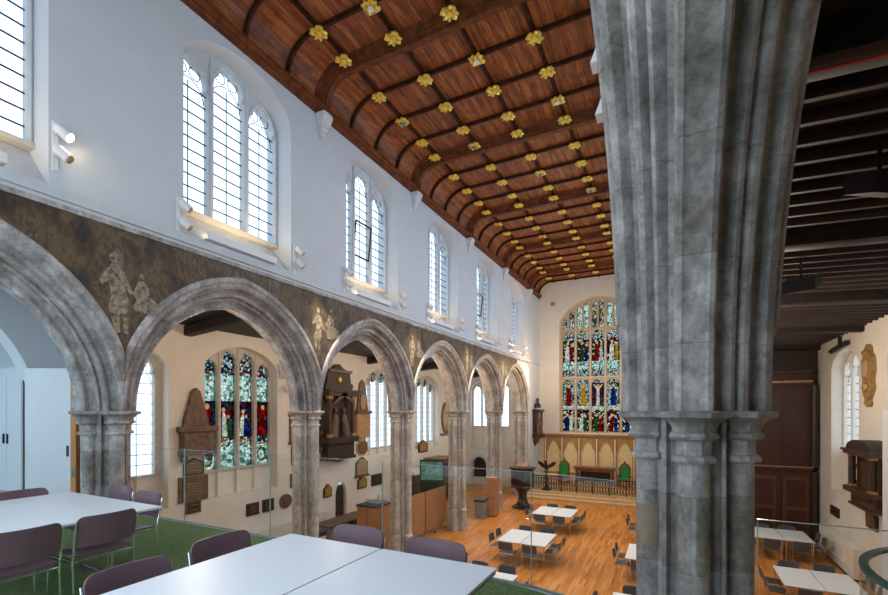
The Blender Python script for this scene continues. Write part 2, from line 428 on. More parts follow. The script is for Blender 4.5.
# ---------------------------------------------------------------- pillars
def pillar(mat, label):
    t = thing('pillar', label, 'pillar', group='clustered stone pillars of the nave', kind='thing')
    q = [(.30, .085), (.235, .095), (.185, .13), (.185, .175), (.225, .19), (.225, .215), (.19, .225), (.16, .175), (.125, .165), (.095, .20), (.085, .25)]
    P = []
    for r in range(4):
        for (x, y) in q:
            for _ in range(r): x, y = -y, x
            P.append((x, y))
    MB().loft([[(x, y, z) for x, y in P] for z in (0, H - .3, H + .95)]).build('core', mat, t)
    for (dx, dy) in ((.315, 0), (-.315, 0), (0, .26), (0, -.26)):
        MB().lathe([(.115, .75), (.113, 2.6), (.112, H - .34)], dx, dy, 0, 20).build('shaft', mat, t)
        cp = [(.112, -.40), (.150, -.395), (.158, -.375), (.145, -.345), (.120, -.335), (.120, -.25), (.13, -.225), (.165, -.215), (.178, -.195), (.168, -.17), (.150, -.16),
              (.158, -.12), (.19, -.08), (.215, -.06), (.25, -.05), (.26, -.012), (.245, 0)]
        MB().lathe(cp, dx, dy, H, 8, a0=PI/8, sx=1.04, sy=1.04).build('capital', mat, t)
        MB().lathe([(.175, .0), (.175, .50), (.165, .56), (.175, .60), (.16, .64), (.14, .68), (.15, .74), (.15, .86), (.165, .90), (.145, .95), (.115, .98)], dx, dy, 0, 8, a0=PI/8).build('shaft_base', plinth_stone, t)
    return t
pg = pillar(grey_stone, 'thick weathered grey clustered pillar in the right foreground, nearest the camera')
pg.location = (SX, pier_y[1], 0)
tan_block = simple('tan_repair_stone', (.36, .27, .19), .7, var=.15, scale=9)
for (dx, dy, z0_, z1_) in ((-.315, 0, H - 1.12, H - .78), (-.315, 0, H - 1.9, H - 1.62)):
    MB().lathe([(.117, z0_), (.117, z1_)], dx, dy, 0, 20).build('repair_block', tan_block, pg)
pn = dup(pg, (NX, pier_y[1], 0), 0, 'grey clustered pillar at left, behind the white table on the gallery')
pp = pillar(pale_stone, 'pale clustered pillar between the stained glass window and the dark wall monument'); pp.location = (NX, pier_y[2], 0)
for k, l in ((3, 'pale clustered pillar standing at the left end of the long wood screen'), (4, 'pale clustered pillar just right of the long wood screen'),
             (5, 'pale clustered pillar behind the narrow tall wood cabinet, left of the pulpit'), (6, 'half-hidden pale pillar farthest east, against the wall by the altar')):
    dup(pp, (NX, pier_y[k], 0), 0, l)
for k in (2, 3, 4, 5, 6): dup(pp, (SX, pier_y[k], 0), 0, 'pale pillar hidden behind the big foreground pillar, %s in its row' % bayw[k - 1])

# ---------------------------------------------------------------- string course, cornice
def bar_y(m, x0, x1, z0, z1, y0=WY, y1=EY): return m.box(x0, x1, y0, y1, z0, z1)
m = MB()
for (a, b, z0, z1) in ((-.05, .03, 3.06, 3.12), (-.05, .085, 3.12, 3.17), (-.05, .065, 3.17, 3.22), (-.05, .03, 3.22, 3.30)): m.box(FN + a, FN + b, WY, EY, H + z0, H + z1)
struct(m.build('trim_1', whitestone))
struct(MB().box(FN - .02, FN + .05, WY, pier_y[6], H + 2.985, H + 3.06).build('trim_2', grey_stone))
m = MB()
for (a, b, z0, z1) in ((-.05, .03, 3.06, 3.12), (-.05, .085, 3.12, 3.17), (-.05, .065, 3.17, 3.22)): m.box(FS - b, FS - a, WY, EY, H + z0, H + z1)
struct(m.build('trim_3', whitestone))
cor = [(0, 7.58), (.04, 7.58), (.055, 7.64), (.10, 7.66), (.11, 7.72), (.17, 7.76), (.18, 7.82), (.14, 7.84), (.0, 7.84)]
for i, (fx, sg) in enumerate(((FN, 1), (FS, -1))):
    m = MB().loft([[(fx + sg*a, y, H + z) for a, z in cor] for y in (WY, EY)])
    struct(m.build('trim_%d' % (4 + i), rib_wood))

# ---------------------------------------------------------------- nave ceiling
CR = .85; ZC = H + 8.65
def ceil_path(n=8, inset=0):
    P = []
    for i in range(n + 1):
        t = PI/2*i/n; P.append((FN + CR - CR*math.cos(t), ZC - CR + CR*math.sin(t)))
    Q = [(FN + FS - x, z) for x, z in reversed(P)]
    return P, Q
cpL, cpR = ceil_path()
cp = [(FN, H + 7.75)] + cpL + cpR + [(FS, H + 7.75)]
outer = [(FN - .3, H + 7.75), (FN - .3, ZC + .3), (FS + .3, ZC + .3), (FS + .3, H + 7.75)]
loop = cp + list(reversed(outer))
m = MB(); m.plate(lambda a, b, c: (a, c, b), [loop], WY, EY)
struct(m.build('ceiling', ceil_wood))
def rib(y, w, d, steps):
    m = MB()
    for (ww, dd0, dd1) in steps:
        rings = []
        for i, (x, z) in enumerate(cp[1:-1]):
            n = len(cpL)
            if i < n: t = PI/2*i/(n - 1); nx, nz = math.cos(t), -math.sin(t)
            else: t = PI/2*(2*n - 1 - i)/(n - 1); nx, nz = -math.cos(t), -math.sin(t)
            rings.append([(x + nx*dd0, y - ww, z + nz*dd0), (x + nx*dd0, y + ww, z + nz*dd0), (x + nx*dd1, y + ww*.9, z + nz*dd1), (x + nx*dd1, y - ww*.9, z + nz*dd1)])
        m.loft(rings)
    return m
tn = 6
for k in range(0, 28):
    y = P0 + B/4*k
    if y < 0 or y > EY: continue
    if k % 4 == 0: m = rib(y, .2, .3, [(.27, -.02, .06), (.21, .06, .13), (.15, .13, .2), (.09, .2, .25)])
    else: m = rib(y, .06, .08, [(.055, -.02, .05), (.035, .05, .085)])
    struct(m.build('trim_%d' % tn, rib_wood if k % 4 == 0 else rib_dark)); tn += 1
rowx = [CX + 1.43*(i - 2) for i in range(5)]
for x in rowx:
    struct(MB().box(x - .05, x + .05, WY, EY, ZC - .05, ZC).box(x - .025, x + .025, WY, EY, ZC - .075, ZC - .05).build('trim_%d' % tn, rib_dark)); tn += 1
# gilded bosses
def boss_mesh(seed):
    random.seed(seed); m = MB(); n = 32; rings = []
    for rr, zz in ((.02, -.0), (.17, -.0), (.185, -.04), (.13, -.065), (.08, -.05), (.065, -.095), (.02, -.11)):
        ring = []
        for j in range(n):
            t = 2*PI*j/n; k = 1
            if rr > .12: k = .74 + .36*abs(math.cos(2*t + PI/2))**.7 + .12*math.cos(8*t + seed) 
            ring.append((rr*k*math.cos(t), rr*k*math.sin(t), zz - (.045 if rr > .12 else 0)*abs(math.sin(4*t + seed))))
        rings.append(ring)
    return m.loft(rings)
shields = [simple('shield_red', (.5, .03, .03), .5), simple('shield_white', (.75, .75, .72), .5), simple('shield_blue', (.08, .2, .45), .5)]
protos = []
roww = ['row nearest the windows', 'second row from the windows', 'middle row', 'fourth row from the windows', 'row farthest from the windows']
ordw = ['first', 'second', 'third', 'fourth', 'fifth', 'sixth', 'seventh', 'eighth', 'ninth', 'tenth', 'eleventh', 'twelfth', 'thirteenth', 'fourteenth', 'fifteenth', 'sixteenth',
        'seventeenth', 'eighteenth', 'nineteenth', 'twentieth', 'twenty-first', 'twenty-second', 'twenty-third', 'twenty-fourth', 'twenty-fifth']
nb = 0; bossp = {}
for k in range(4, 26):
    y = P0 + B/4*k; big = k % 4 == 0
    for i, x in enumerate(rowx):
        if i == 4 and k > 7: continue
        var = (k*7 + i*3) % 17; key = var if var < 3 else 3
        z = ZC - (.115 if big else .085); yb = y - (.31 if big else 0)
        lab = 'gilded %sboss, %s, %s cross rib from camera' % ((('red', 'white', 'blue')[key] + ' shield ') if key < 3 else 'leafy ', roww[i], ordw[k - 4])
        if key not in bossp:
            o = boss_mesh(key).build('roof_boss', gold); tag(o, lab, 'roof boss', 'gilded ceiling bosses')
            if key < 3:
                MB().plate(lambda a, b, c: (a, b, c), [[(-.06, .06), (.06, .06), (.06, -.02), (0, -.08), (-.06, -.02)]], -.125, -.09).build('shield', shields[key], o)
            o.location = (x, yb, z); bossp[key] = o
        else: dup(bossp[key], (x, yb, z), 0, lab)
# corbels under the big beams
def corbel():
    m = MB()
    m.loft([[(.0, -.17*s, z), (d, -.15*s, z), (d + .02, 0, z), (d, .15*s, z), (.0, .17*s, z)] for s, d, z in
            ((.15, .03, -.62), (.3, .06, -.58), (.25, .05, -.53), (.5, .10, -.46), (.45, .09, -.42), (.75, .15, -.34), (.7, .14, -.28), (1, .22, -.2), (1.1, .24, -.1), (1.12, .26, -.08), (1.12, .26, 0))])
    return m
cb = None
clab = ['white carved corbel at the top of the wall, between the first and second clerestory windows', 'carved corbel between the second and third clerestory windows', 'carved corbel between the third and fourth clerestory windows',
        'carved corbel between the fourth and fifth clerestory windows', 'carved corbel beside the last clerestory window', 'white corbel between the cut-off left window and the next']
for k in (2, 3, 4, 5, 6):
    loc = (FN, pier_y[k], H + 7.6)
    if cb is None:
        cb = corbel().build('corbel', whitestone); cb.location = loc; tag(cb, clab[0], 'corbel', 'corbels under the ceiling beams')
    else: dup(cb, loc, 0, clab[k - 2])

# ---------------------------------------------------------------- windows
wn = [0]
def lights_plan(c, hw, z0, zs, za, nl, mull, side=.07):
    w = (2*hw - 2*side - (nl - 1)*mull)/nl; L = []
    for i in range(nl):
        lc = c - hw + side + w/2 + i*(w + mull)
        tt = min(.97, (abs(lc - c) + w*.16)/hw)
        top = arch_z(tt, zs, za) - .085
        L.append((lc, w/2, top))
    return L
def window(M, c, hw, z0, zs, za, nl, cdepth, stone_m, leads=True, rows=.25, glassm=None, mull=.11, thick=.16, vbars=1, side=.07):
    wn[0] += 1
    root = struct(bpy.data.objects.new('window_%d' % wn[0], None)); C.objects.link(root)
    L = lights_plan(c, hw, z0, zs, za, nl, mull, side)
    clampz = lambda P: [(a, min(b, arch_z((a - c)/hw, zs, za) - .05) if b > z0 + .2 else b) for a, b in P]
    holes = [list(reversed(clampz(cusped(lc, lw, z0 + .06, top - lw*1.35, top)))) for lc, lw, top in L]
    # small eyelets between the heads
    for i in range(nl - 1):
        mc = (L[i][0] + L[i + 1][0])/2; mt = min(L[i][2], L[i + 1][2]) + .02
        if mt + .16 < arch_z((mc - c)/hw, zs, za) - .05: holes.append(list(reversed(circ(mc, mt + .06, .055, 8, 1.7))))
    out = arch_outline(c, hw, z0, zs, za)
    MB().plate(M, [out] + holes, cdepth, cdepth + thick).build('tracery', stone_m, root)
    # moulded faces: slim rolls on mullions and round the heads
    m = MB()
    for i in range(nl):
        lc, lw, top = L[i]
        outer = cusped(lc, lw + .035, z0 + .06, top - lw*1.35, top + .05)
        pts = [M(a, b, cdepth + thick) for a, b in clampz(pointed(lc, lw + .03, z0 + .06, top - lw*1.35, top + .04))]
        m.tube(pts, .03, 6)
    for i in range(nl - 1):
        mc = (L[i][0] + L[i + 1][0])/2
        m.tube([M(mc, z0, cdepth + thick + .02), M(mc, arch_z((mc - c)/hw, zs, za) - .05, cdepth + thick + .02)], .04, 6)
    m.build('moulding', stone_m, root)
    if leads:
        m = MB(); cd = cdepth + .05
        for lc, lw, top in L:
            z = z0 + .06 + rows
            while z < top - lw*1.2: m.mbox(M, lc - lw - .01, lc + lw + .01, z - .010, z + .010, cd, cd + .025); z += rows
            for j in range(vbars):
                a = lc - lw + 2*lw*(j + 1)/(vbars + 1); m.mbox(M, a - .009, a + .009, z0 + .06, top - lw*1.1, cd, cd + .015)
            for sg in (-1, 1):     # curved leads in the head
                m.tube([M(lc + sg*lw*.9*math.cos(t), top - lw*1.9 + lw*1.0*math.sin(t), cd) for t in [PI/2*q/6 for q in range(7)]], .01, 4)
                m.tube([M(a, b, cd) for a, b in circ(lc + sg*lw*.38, top - lw*.55, lw*.32, 10) + [(lc + sg*lw*.38 + lw*.32, top - lw*.55)]], .010, 4)
        m.build('leading', lead, root)
    if glassm is not None:
        MB().plate(M, [out], cdepth + .03, cdepth + .04).build('glass', glassm, root)
    return root, L
# clerestory north and south
sill_stone = simple('sill_stone', (.62, .57, .5), .8, var=.05)
for j, (fx, sg) in enumerate(((FN, 1), (FS, -1))):
    for k in range(6):
        Mw = lambda a, b, c, fx=fx, sg=sg: (fx + sg*c, a, b)
        r, L = window(Mw, bay_y[k], 1.32, H + 3.95, H + 6.65, H + 7.46, 3, -.62, whitestone, glassm=clear)
        yc = bay_y[k]
        if sg == 1 and k in (2, 4):       # tilted open casement
            m = MB(); q = L[1]; a0, a1 = q[0] - q[1], q[0] + q[1]; b0, b1 = H + 4.75, H + 5.75
            P = [Mw(a0, b0, -.50), Mw(a1, b0, -.50), Mw(a1, b1, -.40), Mw(a0, b1, -.40)]
            for i_ in range(4): m.tube([P[i_], P[(i_ + 1) % 4]], .028, 6)
            m.build('open_casement', black_metal, r)
        sl = MB().loft([[Mw(yc - 1.32, b, c), Mw(yc + 1.32, b, c)] + [Mw(yc + 1.32, b2, c2), Mw(yc - 1.32, b2, c2)] for (b, c, b2, c2) in ((H + 3.23, -.66, H + 3.23, 0), (H + 4.0, -.66, H + 3.27, 0))])
        sl.build('sill', whitestone, r)
        MB().mbox(Mw, yc - 1.32, yc + 1.32, H + 3.93, H + 4.0, -.64, -.40).build('sill_edge', sill_stone, r)


# ---------------------------------------------------------------- aisle walls with recessed windows
def recess_wall(name, M, mat, a0, a1, zt, opens, door=None, thick=.6):
    loops = [[(a0, 0), (a1, 0), (a1, zt), (a0, zt)]]
    for (c, hw, z0, zs, za) in opens: loops.append(list(reversed(arch_outline(c, hw, z0, zs, za))))
    if door: loops.append(list(reversed(pointed(*door))))
    w = MB().plate(M, loops, -thick, 0)
    return struct(w.build(name, mat))
NZ0, NZS, NZA = H - 2.95, H + 1.45, H + 2.25
n_open = [(7.62, .66, 2.35, 6.55, 7.1), (10.95, 1.5, NZ0, NZS - .05, NZA), (19.55, 1.5, 3.0, NZS, NZA - .05), (24.25, 1.5, 3.0, NZS, NZA - .05), (28.6, 1.1, 3.0, NZS, NZA - .05)]
dy, dz = on_x(341, 500, NA)
ndoor = (dy, .38, .02, 1.55, 2.12)
AT = H + 2.62
recess_wall('wall_north_aisle', MAis, cream, WY, EY, AT + .4, n_open, ndoor)
struct(MB().box(NA - .22, NA - .16, dy - .37, dy + .37, 0.02, 1.9).build('door_1', black_wood))
def blind(M, c, hw, z0, z1, depth, n, mat, wn_root):
    m = MB(); m.mbox(M, c - hw, c + hw, z0, z1, depth - .06, depth)
    for i in range(1, n): 
        a = c - hw + 2*hw*i/n; m.mbox(M, a - .06, a + .06, z0, z1 + .05, depth, depth + .12)
    m.mbox(M, c - hw, c + hw, z0 - .02, z0 + .03, depth, -.01)
    m.build('blind_panels', mat, wn_root)
# plain left one (only its right edge shows through the arch)
r, L = window(MAis, 7.62, .66, H - 1.95, 6.55, 7.1, 1, -.52, winstone, glassm=clear, rows=.3, side=.2)
blind(MAis, 7.62, .66, 2.36, H - 1.95, -.42, 2, cream, r)
# the four-light picture window
def figure_loops(cx, zb, h, w, lean=0):
    robe = [(cx - w*.5, zb), (cx + w*.5, zb), (cx + w*.42 + lean*.3, zb + h*.4), (cx + w*.38 + lean*.7, zb + h*.74), (cx + w*.12 + lean, zb + h*.82),
            (cx - w*.12 + lean, zb + h*.82), (cx - w*.38 + lean*.7, zb + h*.72), (cx - w*.46 + lean*.3, zb + h*.35)]
    head = circ(cx + lean, zb + h*.91, h*.075, 8, 1.15)
    return robe, head
def stained(M, root, lc, lw, z0, top, bands, depth):
    """bands: (z0, z1, ground, [(figure x offset, h frac, w, robe mat, lean)...])"""
    for (b0, b1, ground, figs) in bands:
        b0 = max(b0, z0); b1 = min(b1, top)
        if b1 - b0 < .05: continue
        loops = [[(lc - lw, b0), (lc + lw, b0), (lc + lw, b1), (lc - lw, b1)]]; hh = b1 - b0
        for (dx, hf, w, rm, lean) in figs:
            rb, hd = figure_loops(lc + dx, b0 + .04, hh*hf, w, lean)
            loops += [rb, hd]
            MB().plate(M, [rb], depth, depth + .008).build('coloured_robe', rm, root)
            MB().plate(M, [hd], depth, depth + .008).build('pale_head', flesh_sg, root)
        MB().plate(M, [loops[0]] + [list(reversed(l)) for l in loops[1:]], depth, depth + .008).build('stained_glass', ground, root)
r, L = window(MAis, 10.95, 1.5, H - 2.05, NZS - .05, NZA, 4, -.52, winstone, leads=False, mull=.12, thick=.2)
robes = [[(-.06, .9, .4, red_sg, .08)], [(-.05, .8, .22, white_sg, -.06), (.16, .6, .2, green_sg, -.08)], [(-.13, .75, .2, white_sg, .08), (.13, .6, .22, blue_sg, -.05)], [(.02, .88, .34, red_sg, .06)]]
for i, (lc, lw, top) in enumerate(L):
    stained(MAis, r, lc, lw, H - 2, top, [(H - 2, H - 1.25, pale_sg, []), (H - 1.25, H - .95, head_sg, []), (H - .95, H + .35, jewel, robes[i]), (H + .35, H + 1.25, pale_sg, []), (H + 1.25, H + 2.3, head_sg, [])], -.45)
# roundels at the foot of the outer lights
blind(MAis, 10.95, 1.5, NZ0 + .02, H - 2.05, -.42, 4, cream, r)
m = MB()
for i in (0, 3):
    lc, lw, top = L[i]
    m.plate(MAis, [circ(lc, H - 1.62, .2, 14, 1.4), list(reversed(circ(lc, H - 1.62, .14, 14, 1.4)))], -.43, -.42)
m.build('medallion', gold_sg, r)
for (c, nlights) in ((19.55, 4), (24.25, 4), (28.6, 3)):
    hw = 1.5 if nlights == 4 else 1.1
    r, L = window(MAis, c, hw, H - 1.95, NZS, NZA - .05, nlights, -.52, winstone, glassm=clear, rows=.3, mull=.08)
    blind(MAis, c, hw, 3.02, H - 1.95, -.42, nlights, cream, r)
    m = MB()
    for lc, lw, top in L: m.plate(MAis, [circ(lc, top - lw*.9, lw*.85, 10)], -.46, -.45)
    m.build('coloured_head', head_sg, r)
# south aisle
SAT = H + 2.75
s_open = [(20.3, 1.4, 2.3, H + 1.5, H + 2.15), (15.3, 1.45, 2.3, H + 1.5, H + 2.15), (10.9, 1.45, 2.3, H + 1.5, H + 2.15)]
recess_wall('wall_south', MSou, cream, WY, EY, SAT + .4, s_open)
for (c, hw, z0, zs, za) in s_open:
    r, L = window(MSou, c, hw, H - 1.5, zs, za, 3, -.52, cream, glassm=clear, rows=.3)
    blind(MSou, c, hw, 2.32, H - 1.5, -.42, 3, cream, r)
# east wall: nave east window, aisle east window and small door
EWC = -4.36
dxe, dze = on_y(479.5, 467, EY); 
eo = [arch_outline(EWC, 2.42, H - 1.42, H + 5.7, H + 7.45), arch_outline(-11.75, 1.45, 2.4, H + 1.5, H + 2.3)]
loops = [[(NA - .5, 0), (SA + .5, 0), (SA + .5, TOPZ), (NA - .5, TOPZ)]] + [list(reversed(o)) for o in eo] + [list(reversed(pointed(dxe, .55, .5, 1.55, 2.02)))]
struct(MB().plate(MEast, loops, -.6, 0).build('wall_east', cream))
struct(MB().box(dxe - .7, dxe + .7, EY + .3, EY + .38, .4, 2.2).build('door_2', black_wood))
MB().plate(MEast, [pointed(dxe, .72, .45, 1.6, 2.2), list(reversed(pointed(dxe, .54, .46, 1.55, 2.0)))], 0, .08).build('door_surround', whitestone)
bpy.data.objects['door_surround']['kind'] = 'structure'; bpy.data.objects['door_surround'].name = 'trim_60'
r, L = window(MEast, -11.75, 1.45, H - 1.15, H + 1.5, H + 2.3, 4, -.5, winstone, glassm=clear, rows=.3)
blind(MEast, -11.75, 1.45, 2.42, H - 1.15, -.42, 4, cream, r)
# great east window
wn[0] += 1
root = struct(bpy.data.objects.new('window_%d' % wn[0], None)); C.objects.link(root)
out = arch_outline(EWC, 2.42, H - 1.42, H + 5.7, H + 7.45)
mull = .16; w = (2*2.36 - .2 - 4*mull)/5; holes = []; LS = []
for i in range(5):
    lc = EWC - 2.36 + .1 + w/2 + i*(w + mull); LS.append(lc)
    holes.append(list(reversed(cusped(lc, w/2, H - 1.34, H + 1.8, H + 2.1))))
    holes.append(list(reversed(cusped(lc, w/2, H + 2.28, H + 4.9, H + 5.3))))
    for j in (-1, 1):
        a = lc + j*w*.27; tp = arch_z((a - EWC + (.1 if a > EWC else -.1))/2.36, H + 5.7, H + 7.4) - .12
        if tp > H + 5.95: holes.append(list(reversed(cusped(a, w*.2, H + 5.45, tp - .25, tp))))
MB().plate(MEast, [out] + holes, -.5, -.3).build('tracery', simple('east_window_stone', (.50, .38, .24), .8), root)
m = MB()
for i in range(4):
    a = (LS[i] + LS[i + 1])/2; m.tube([(a, EY + .28, H - 1.4), (a, EY + .28, H + 6.4)], .05, 6)
m.tube([(EWC - 2.3, EY + .28, H + 2.2), (EWC + 2.3, EY + .28, H + 2.2)], .05, 6)
m.build('mullion', winstone, root)
rs = [red_sg, blue_sg, white_sg, green_sg]
for i, lc in enumerate(LS):
    lw = w/2
    mid = i == 2
    stained(MEast, root, lc, lw, H - 1.4, H + 2.2, [
        (H - 1.4, H + .1, scene_sg, [(-.12, .8, .26, rs[(i + 1) % 4], .03), (.16, .74, .22, rs[(i + 2) % 4], -.02)]),
        (H + .1, H + .32, white_sg, []), (H + .32, H + 1.85, jewel if mid else canopy_sg, [(0, .92, .22 if mid else .36, [rs[0], gold_sg, white_sg, rs[1], rs[3]][i], 0)]),
        (H + 1.85, H + 2.2, canopy_sg, [])], -.42)
    stained(MEast, root, lc, lw, H + 2.2, H + 7.3, [(H + 2.2, H + 2.75, canopy_sg, []), (H + 2.75, H + 3.25, pale_sg, []), (H + 3.25, H + 4.7, scene_sg, [(-.1, .9, .3, [rs[2], rs[3], rs[0], rs[2], rs[1]][i], .02), (.2, .8, .2, [rs[0], rs[1], rs[2], gold_sg, rs[0]][i], 0)]),
        (H + 4.7, H + 5.4, canopy_sg, []), (H + 5.4, H + 7.2, [canopy_sg, pale_sg, head_sg, pale_sg, canopy_sg][i], [(0, .55, .2, [gold_sg, gold_sg, rs[0], gold_sg, gold_sg][i], 0)])], -.42)
# arms of the central figure
lc = LS[2]
MB().plate(MEast, [[(lc - .08, H + 1.40), (lc - .30, H + 1.72), (lc - .27, H + 1.76), (lc, H + 1.50), (lc + .27, H + 1.76), (lc + .30, H + 1.72), (lc + .08, H + 1.40)]], -.40, -.39).build('pale_arms', simple('pale_glass_paint', (.6, .62, .55), .5), root)

# west wall with the big west window opening (behind the gallery)
lo = [[(NA - .5, 0), (SA + .5, 0), (SA + .5, TOPZ), (NA - .5, TOPZ)], list(reversed(arch_outline(CX, 3.0, GZ + 1.2, H + 4.5, H + 7)))]
struct(MB().plate(lambda a, b, c: (a, WY - c, b), lo, 0, .5).build('wall_west', plaster))

# ---------------------------------------------------------------- aisle ceilings
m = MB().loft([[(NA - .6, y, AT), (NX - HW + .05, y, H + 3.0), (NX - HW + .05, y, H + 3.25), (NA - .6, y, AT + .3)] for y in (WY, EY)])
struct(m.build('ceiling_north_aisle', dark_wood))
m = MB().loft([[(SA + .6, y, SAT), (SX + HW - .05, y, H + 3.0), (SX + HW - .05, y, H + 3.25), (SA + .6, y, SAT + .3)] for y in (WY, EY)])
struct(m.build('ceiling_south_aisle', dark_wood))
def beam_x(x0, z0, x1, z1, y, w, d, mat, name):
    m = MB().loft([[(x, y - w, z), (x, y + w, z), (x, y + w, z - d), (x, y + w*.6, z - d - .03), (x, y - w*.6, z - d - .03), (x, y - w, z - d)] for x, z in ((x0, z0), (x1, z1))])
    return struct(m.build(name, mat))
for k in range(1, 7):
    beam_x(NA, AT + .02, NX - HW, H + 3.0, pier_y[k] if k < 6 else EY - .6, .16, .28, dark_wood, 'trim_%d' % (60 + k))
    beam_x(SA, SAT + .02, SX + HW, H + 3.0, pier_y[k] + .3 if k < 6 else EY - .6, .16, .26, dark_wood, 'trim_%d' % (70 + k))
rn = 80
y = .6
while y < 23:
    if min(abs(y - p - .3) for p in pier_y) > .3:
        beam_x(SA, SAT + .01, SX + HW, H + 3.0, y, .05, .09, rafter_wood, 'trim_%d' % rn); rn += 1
    y += .42
# red cable along the near tie beam
o = MB().tube([(SX + HW, pier_y[1] + .12, H + 2.62), (SA, pier_y[1] + .12, H + 2.38)], .012, 6).build('red_cable', simple('red_plastic', (.6, .03, .02), .5))
tag(o, 'thin red cable running along the dark roof beam at top right', 'cable')

# ================================================================ gallery furniture
def chair_proto(name, label, mat, group, w=.47, ht=.80):
    t = thing(name, label, 'chair', group=group); hw = w/2
    def Mb(a, b, c):        # curved back, leaning
        q = (a/hw); return (a, -.235 - .05*(1 - q*q) - (b - .48)*.16 + c, b)
    m = MB(); n = 14; P = rrect(-hw, hw, ht - .27, ht, .055, 5)
    # build the back as a grid so that it bends
    rings = []
    for side in (0, 1):
        pass
    vs = []; fs = []; nx = 16; z0 = ht - .27; r_ = .055; BZ = [z0 + r_*(1 - math.cos(PI/2*q/5)) for q in range(6)] + [ht - r_ + r_*math.sin(PI/2*q/5) for q in range(6)]; nz = len(BZ) - 1
    def corner(a, b):
        return a, b
    for s_ in (0, .014):
        for j in range(nz + 1):
            b = BZ[j]
            e = 0; r = .055
            if b > ht - r: e = r - math.sqrt(max(0, r*r - (b - ht + r)**2))
            if b < z0 + r: e = r - math.sqrt(max(0, r*r - (z0 + r - b)**2))
            for i in range(nx + 1):
                a = (-hw + e) + (2*(hw - e))*i/nx; vs.append(Mb(a, b, s_))
    st = (nz + 1)*(nx + 1)
    for j in range(nz):
        for i in range(nx):
            q = j*(nx + 1) + i; fs.append((q, q + 1, q + nx + 2, q + nx + 1)); fs.append((st + q, st + q + nx + 1, st + q + nx + 2, st + q + 1))
    edge_ = [i for i in range(nx + 1)] + [j*(nx + 1) + nx for j in range(1, nz + 1)] + [nz*(nx + 1) + i for i in range(nx - 1, -1, -1)] + [j*(nx + 1) for j in range(nz - 1, 0, -1)]
    for i in range(len(edge_)): a, b = edge_[i], edge_[(i + 1) % len(edge_)]; fs.append((a, st + a, st + b, b))
    m.add(vs, fs); m.build('backrest', mat, t)
    # seat: dished, with a rolled front
    vs = []; fs = []; ny = 8
    for s_ in (0, -.016):
        for j in range(ny + 1):
            yy = -.215 + .43*j/ny; drop = -.03*(max(0, (j - ny + 2))/2)**2
            for i in range(nx + 1):
                q = -1 + 2*i/nx; vs.append((hw*q*(.96 if j in (0, ny) else 1), yy, .445 + .018*q*q + drop + s_))
    st = (ny + 1)*(nx + 1)
    for j in range(ny):
        for i in range(nx):
            q = j*(nx + 1) + i; fs.append((q, q + 1, q + nx + 2, q + nx + 1)); fs.append((st + q, st + q + nx + 1, st + q + nx + 2, st + q + 1))
    edge_ = [i for i in range(nx + 1)] + [j*(nx + 1) + nx for j in range(1, ny + 1)] + [ny*(nx + 1) + i for i in range(nx - 1, -1, -1)] + [j*(nx + 1) for j in range(ny - 1, 0, -1)]
    for i in range(len(edge_)): a, b = edge_[i], edge_[(i + 1) % len(edge_)]; fs.append((a, st + a, st + b, b))
    MB().add(vs, fs).build('seat', mat, t)
    for sx in (-1, 1):
        x = sx*(hw + .006)
        MB().tube([(x, -.235 - .05, ht - .05), (x, -.235 - .01, ht - .26), (x, -.225, .42), (x, -.245, .0)], .0085, 8).build('leg', chrome, t)
        MB().tube([(x, .20, .42), (x, .215, .0)], .0085, 8).build('leg', chrome, t)
        MB().tube([(x, -.225, .425), (x, .20, .425)], .0085, 8).build('side_rail', chrome, t)
    for y_ in (-.21, .18): MB().tube([(-hw, y_, .412), (hw, y_, .412)], .007, 6).build('cross_rail', chrome, t)
    return t
def table_proto(name, label, group, w, d, slim=False):
    t = thing(name, label, 'table', group=group)
    MB().plate(Mz, [rrect(-w/2, w/2, -d/2, d/2, .015, 3)], .722, .74).build('tabletop', table_white, t)
    MB().plate(Mz, [rrect(-w/2 + .003, w/2 - .003, -d/2 + .003, d/2 - .003, .015, 3)], .706, .722).build('edge_band', edge_grey, t)
    if slim:
        for sx in (-1, 1):
            for sy in (-1, 1): MB().tube([(sx*(w/2 - .05), sy*(d/2 - .06), .706), (sx*(w/2 - .05), sy*(d/2 - .06), 0)], .018, 10).build('leg', chrome, t)
        return t
    for s in (-1, 1):
        y = s*(d/2 - .28)
        l = MB().box(-.04, .04, y - .025, y + .025, .06, .68).box(-w/2 + .12, w/2 - .12, y - .02, y + .02, .67, .706).build('leg', chrome, t)
        f = MB().tube([(-w/2 + .1, y, .075), (0, y, .1), (w/2 - .1, y, .075)], .022, 8).build('foot', black_metal, l)
        c = MB()
        for sx in (-1, 1): c.tube([(sx*(w/2 - .1) - .025, y, .037), (sx*(w/2 - .1) + .025, y, .037)], .037, 12)
        c.build('castor', rubber, l)
    MB().box(-.015, .015, -d/2 + .28, d/2 - .28, .55, .60).build('cross_bar', black_metal, t)
    return t
tp = table_proto('meeting_table', 'white gallery table top in the centre foreground, left of the seam', 'white tables on the gallery', .850, 1.6)
tp.location = (-2.245, 1.80, GZ)
dup(tp, (-1.385, 1.80, GZ), 0, 'white gallery table top in the centre foreground, right of the seam')
tb = table_proto('large_meeting_table', 'large white table on the green carpet at far left', None, 1.82, 1.6)
tb.location = (-5.49, 1.95, GZ)
cp_ = chair_proto('gallery_chair', 'mauve chair behind the front tables, left of the pair by the glass', mauve, 'mauve chairs on the gallery')
cp_.location = (-2.17, 2.52, GZ); cp_.rotation_euler = (0, 0, PI)
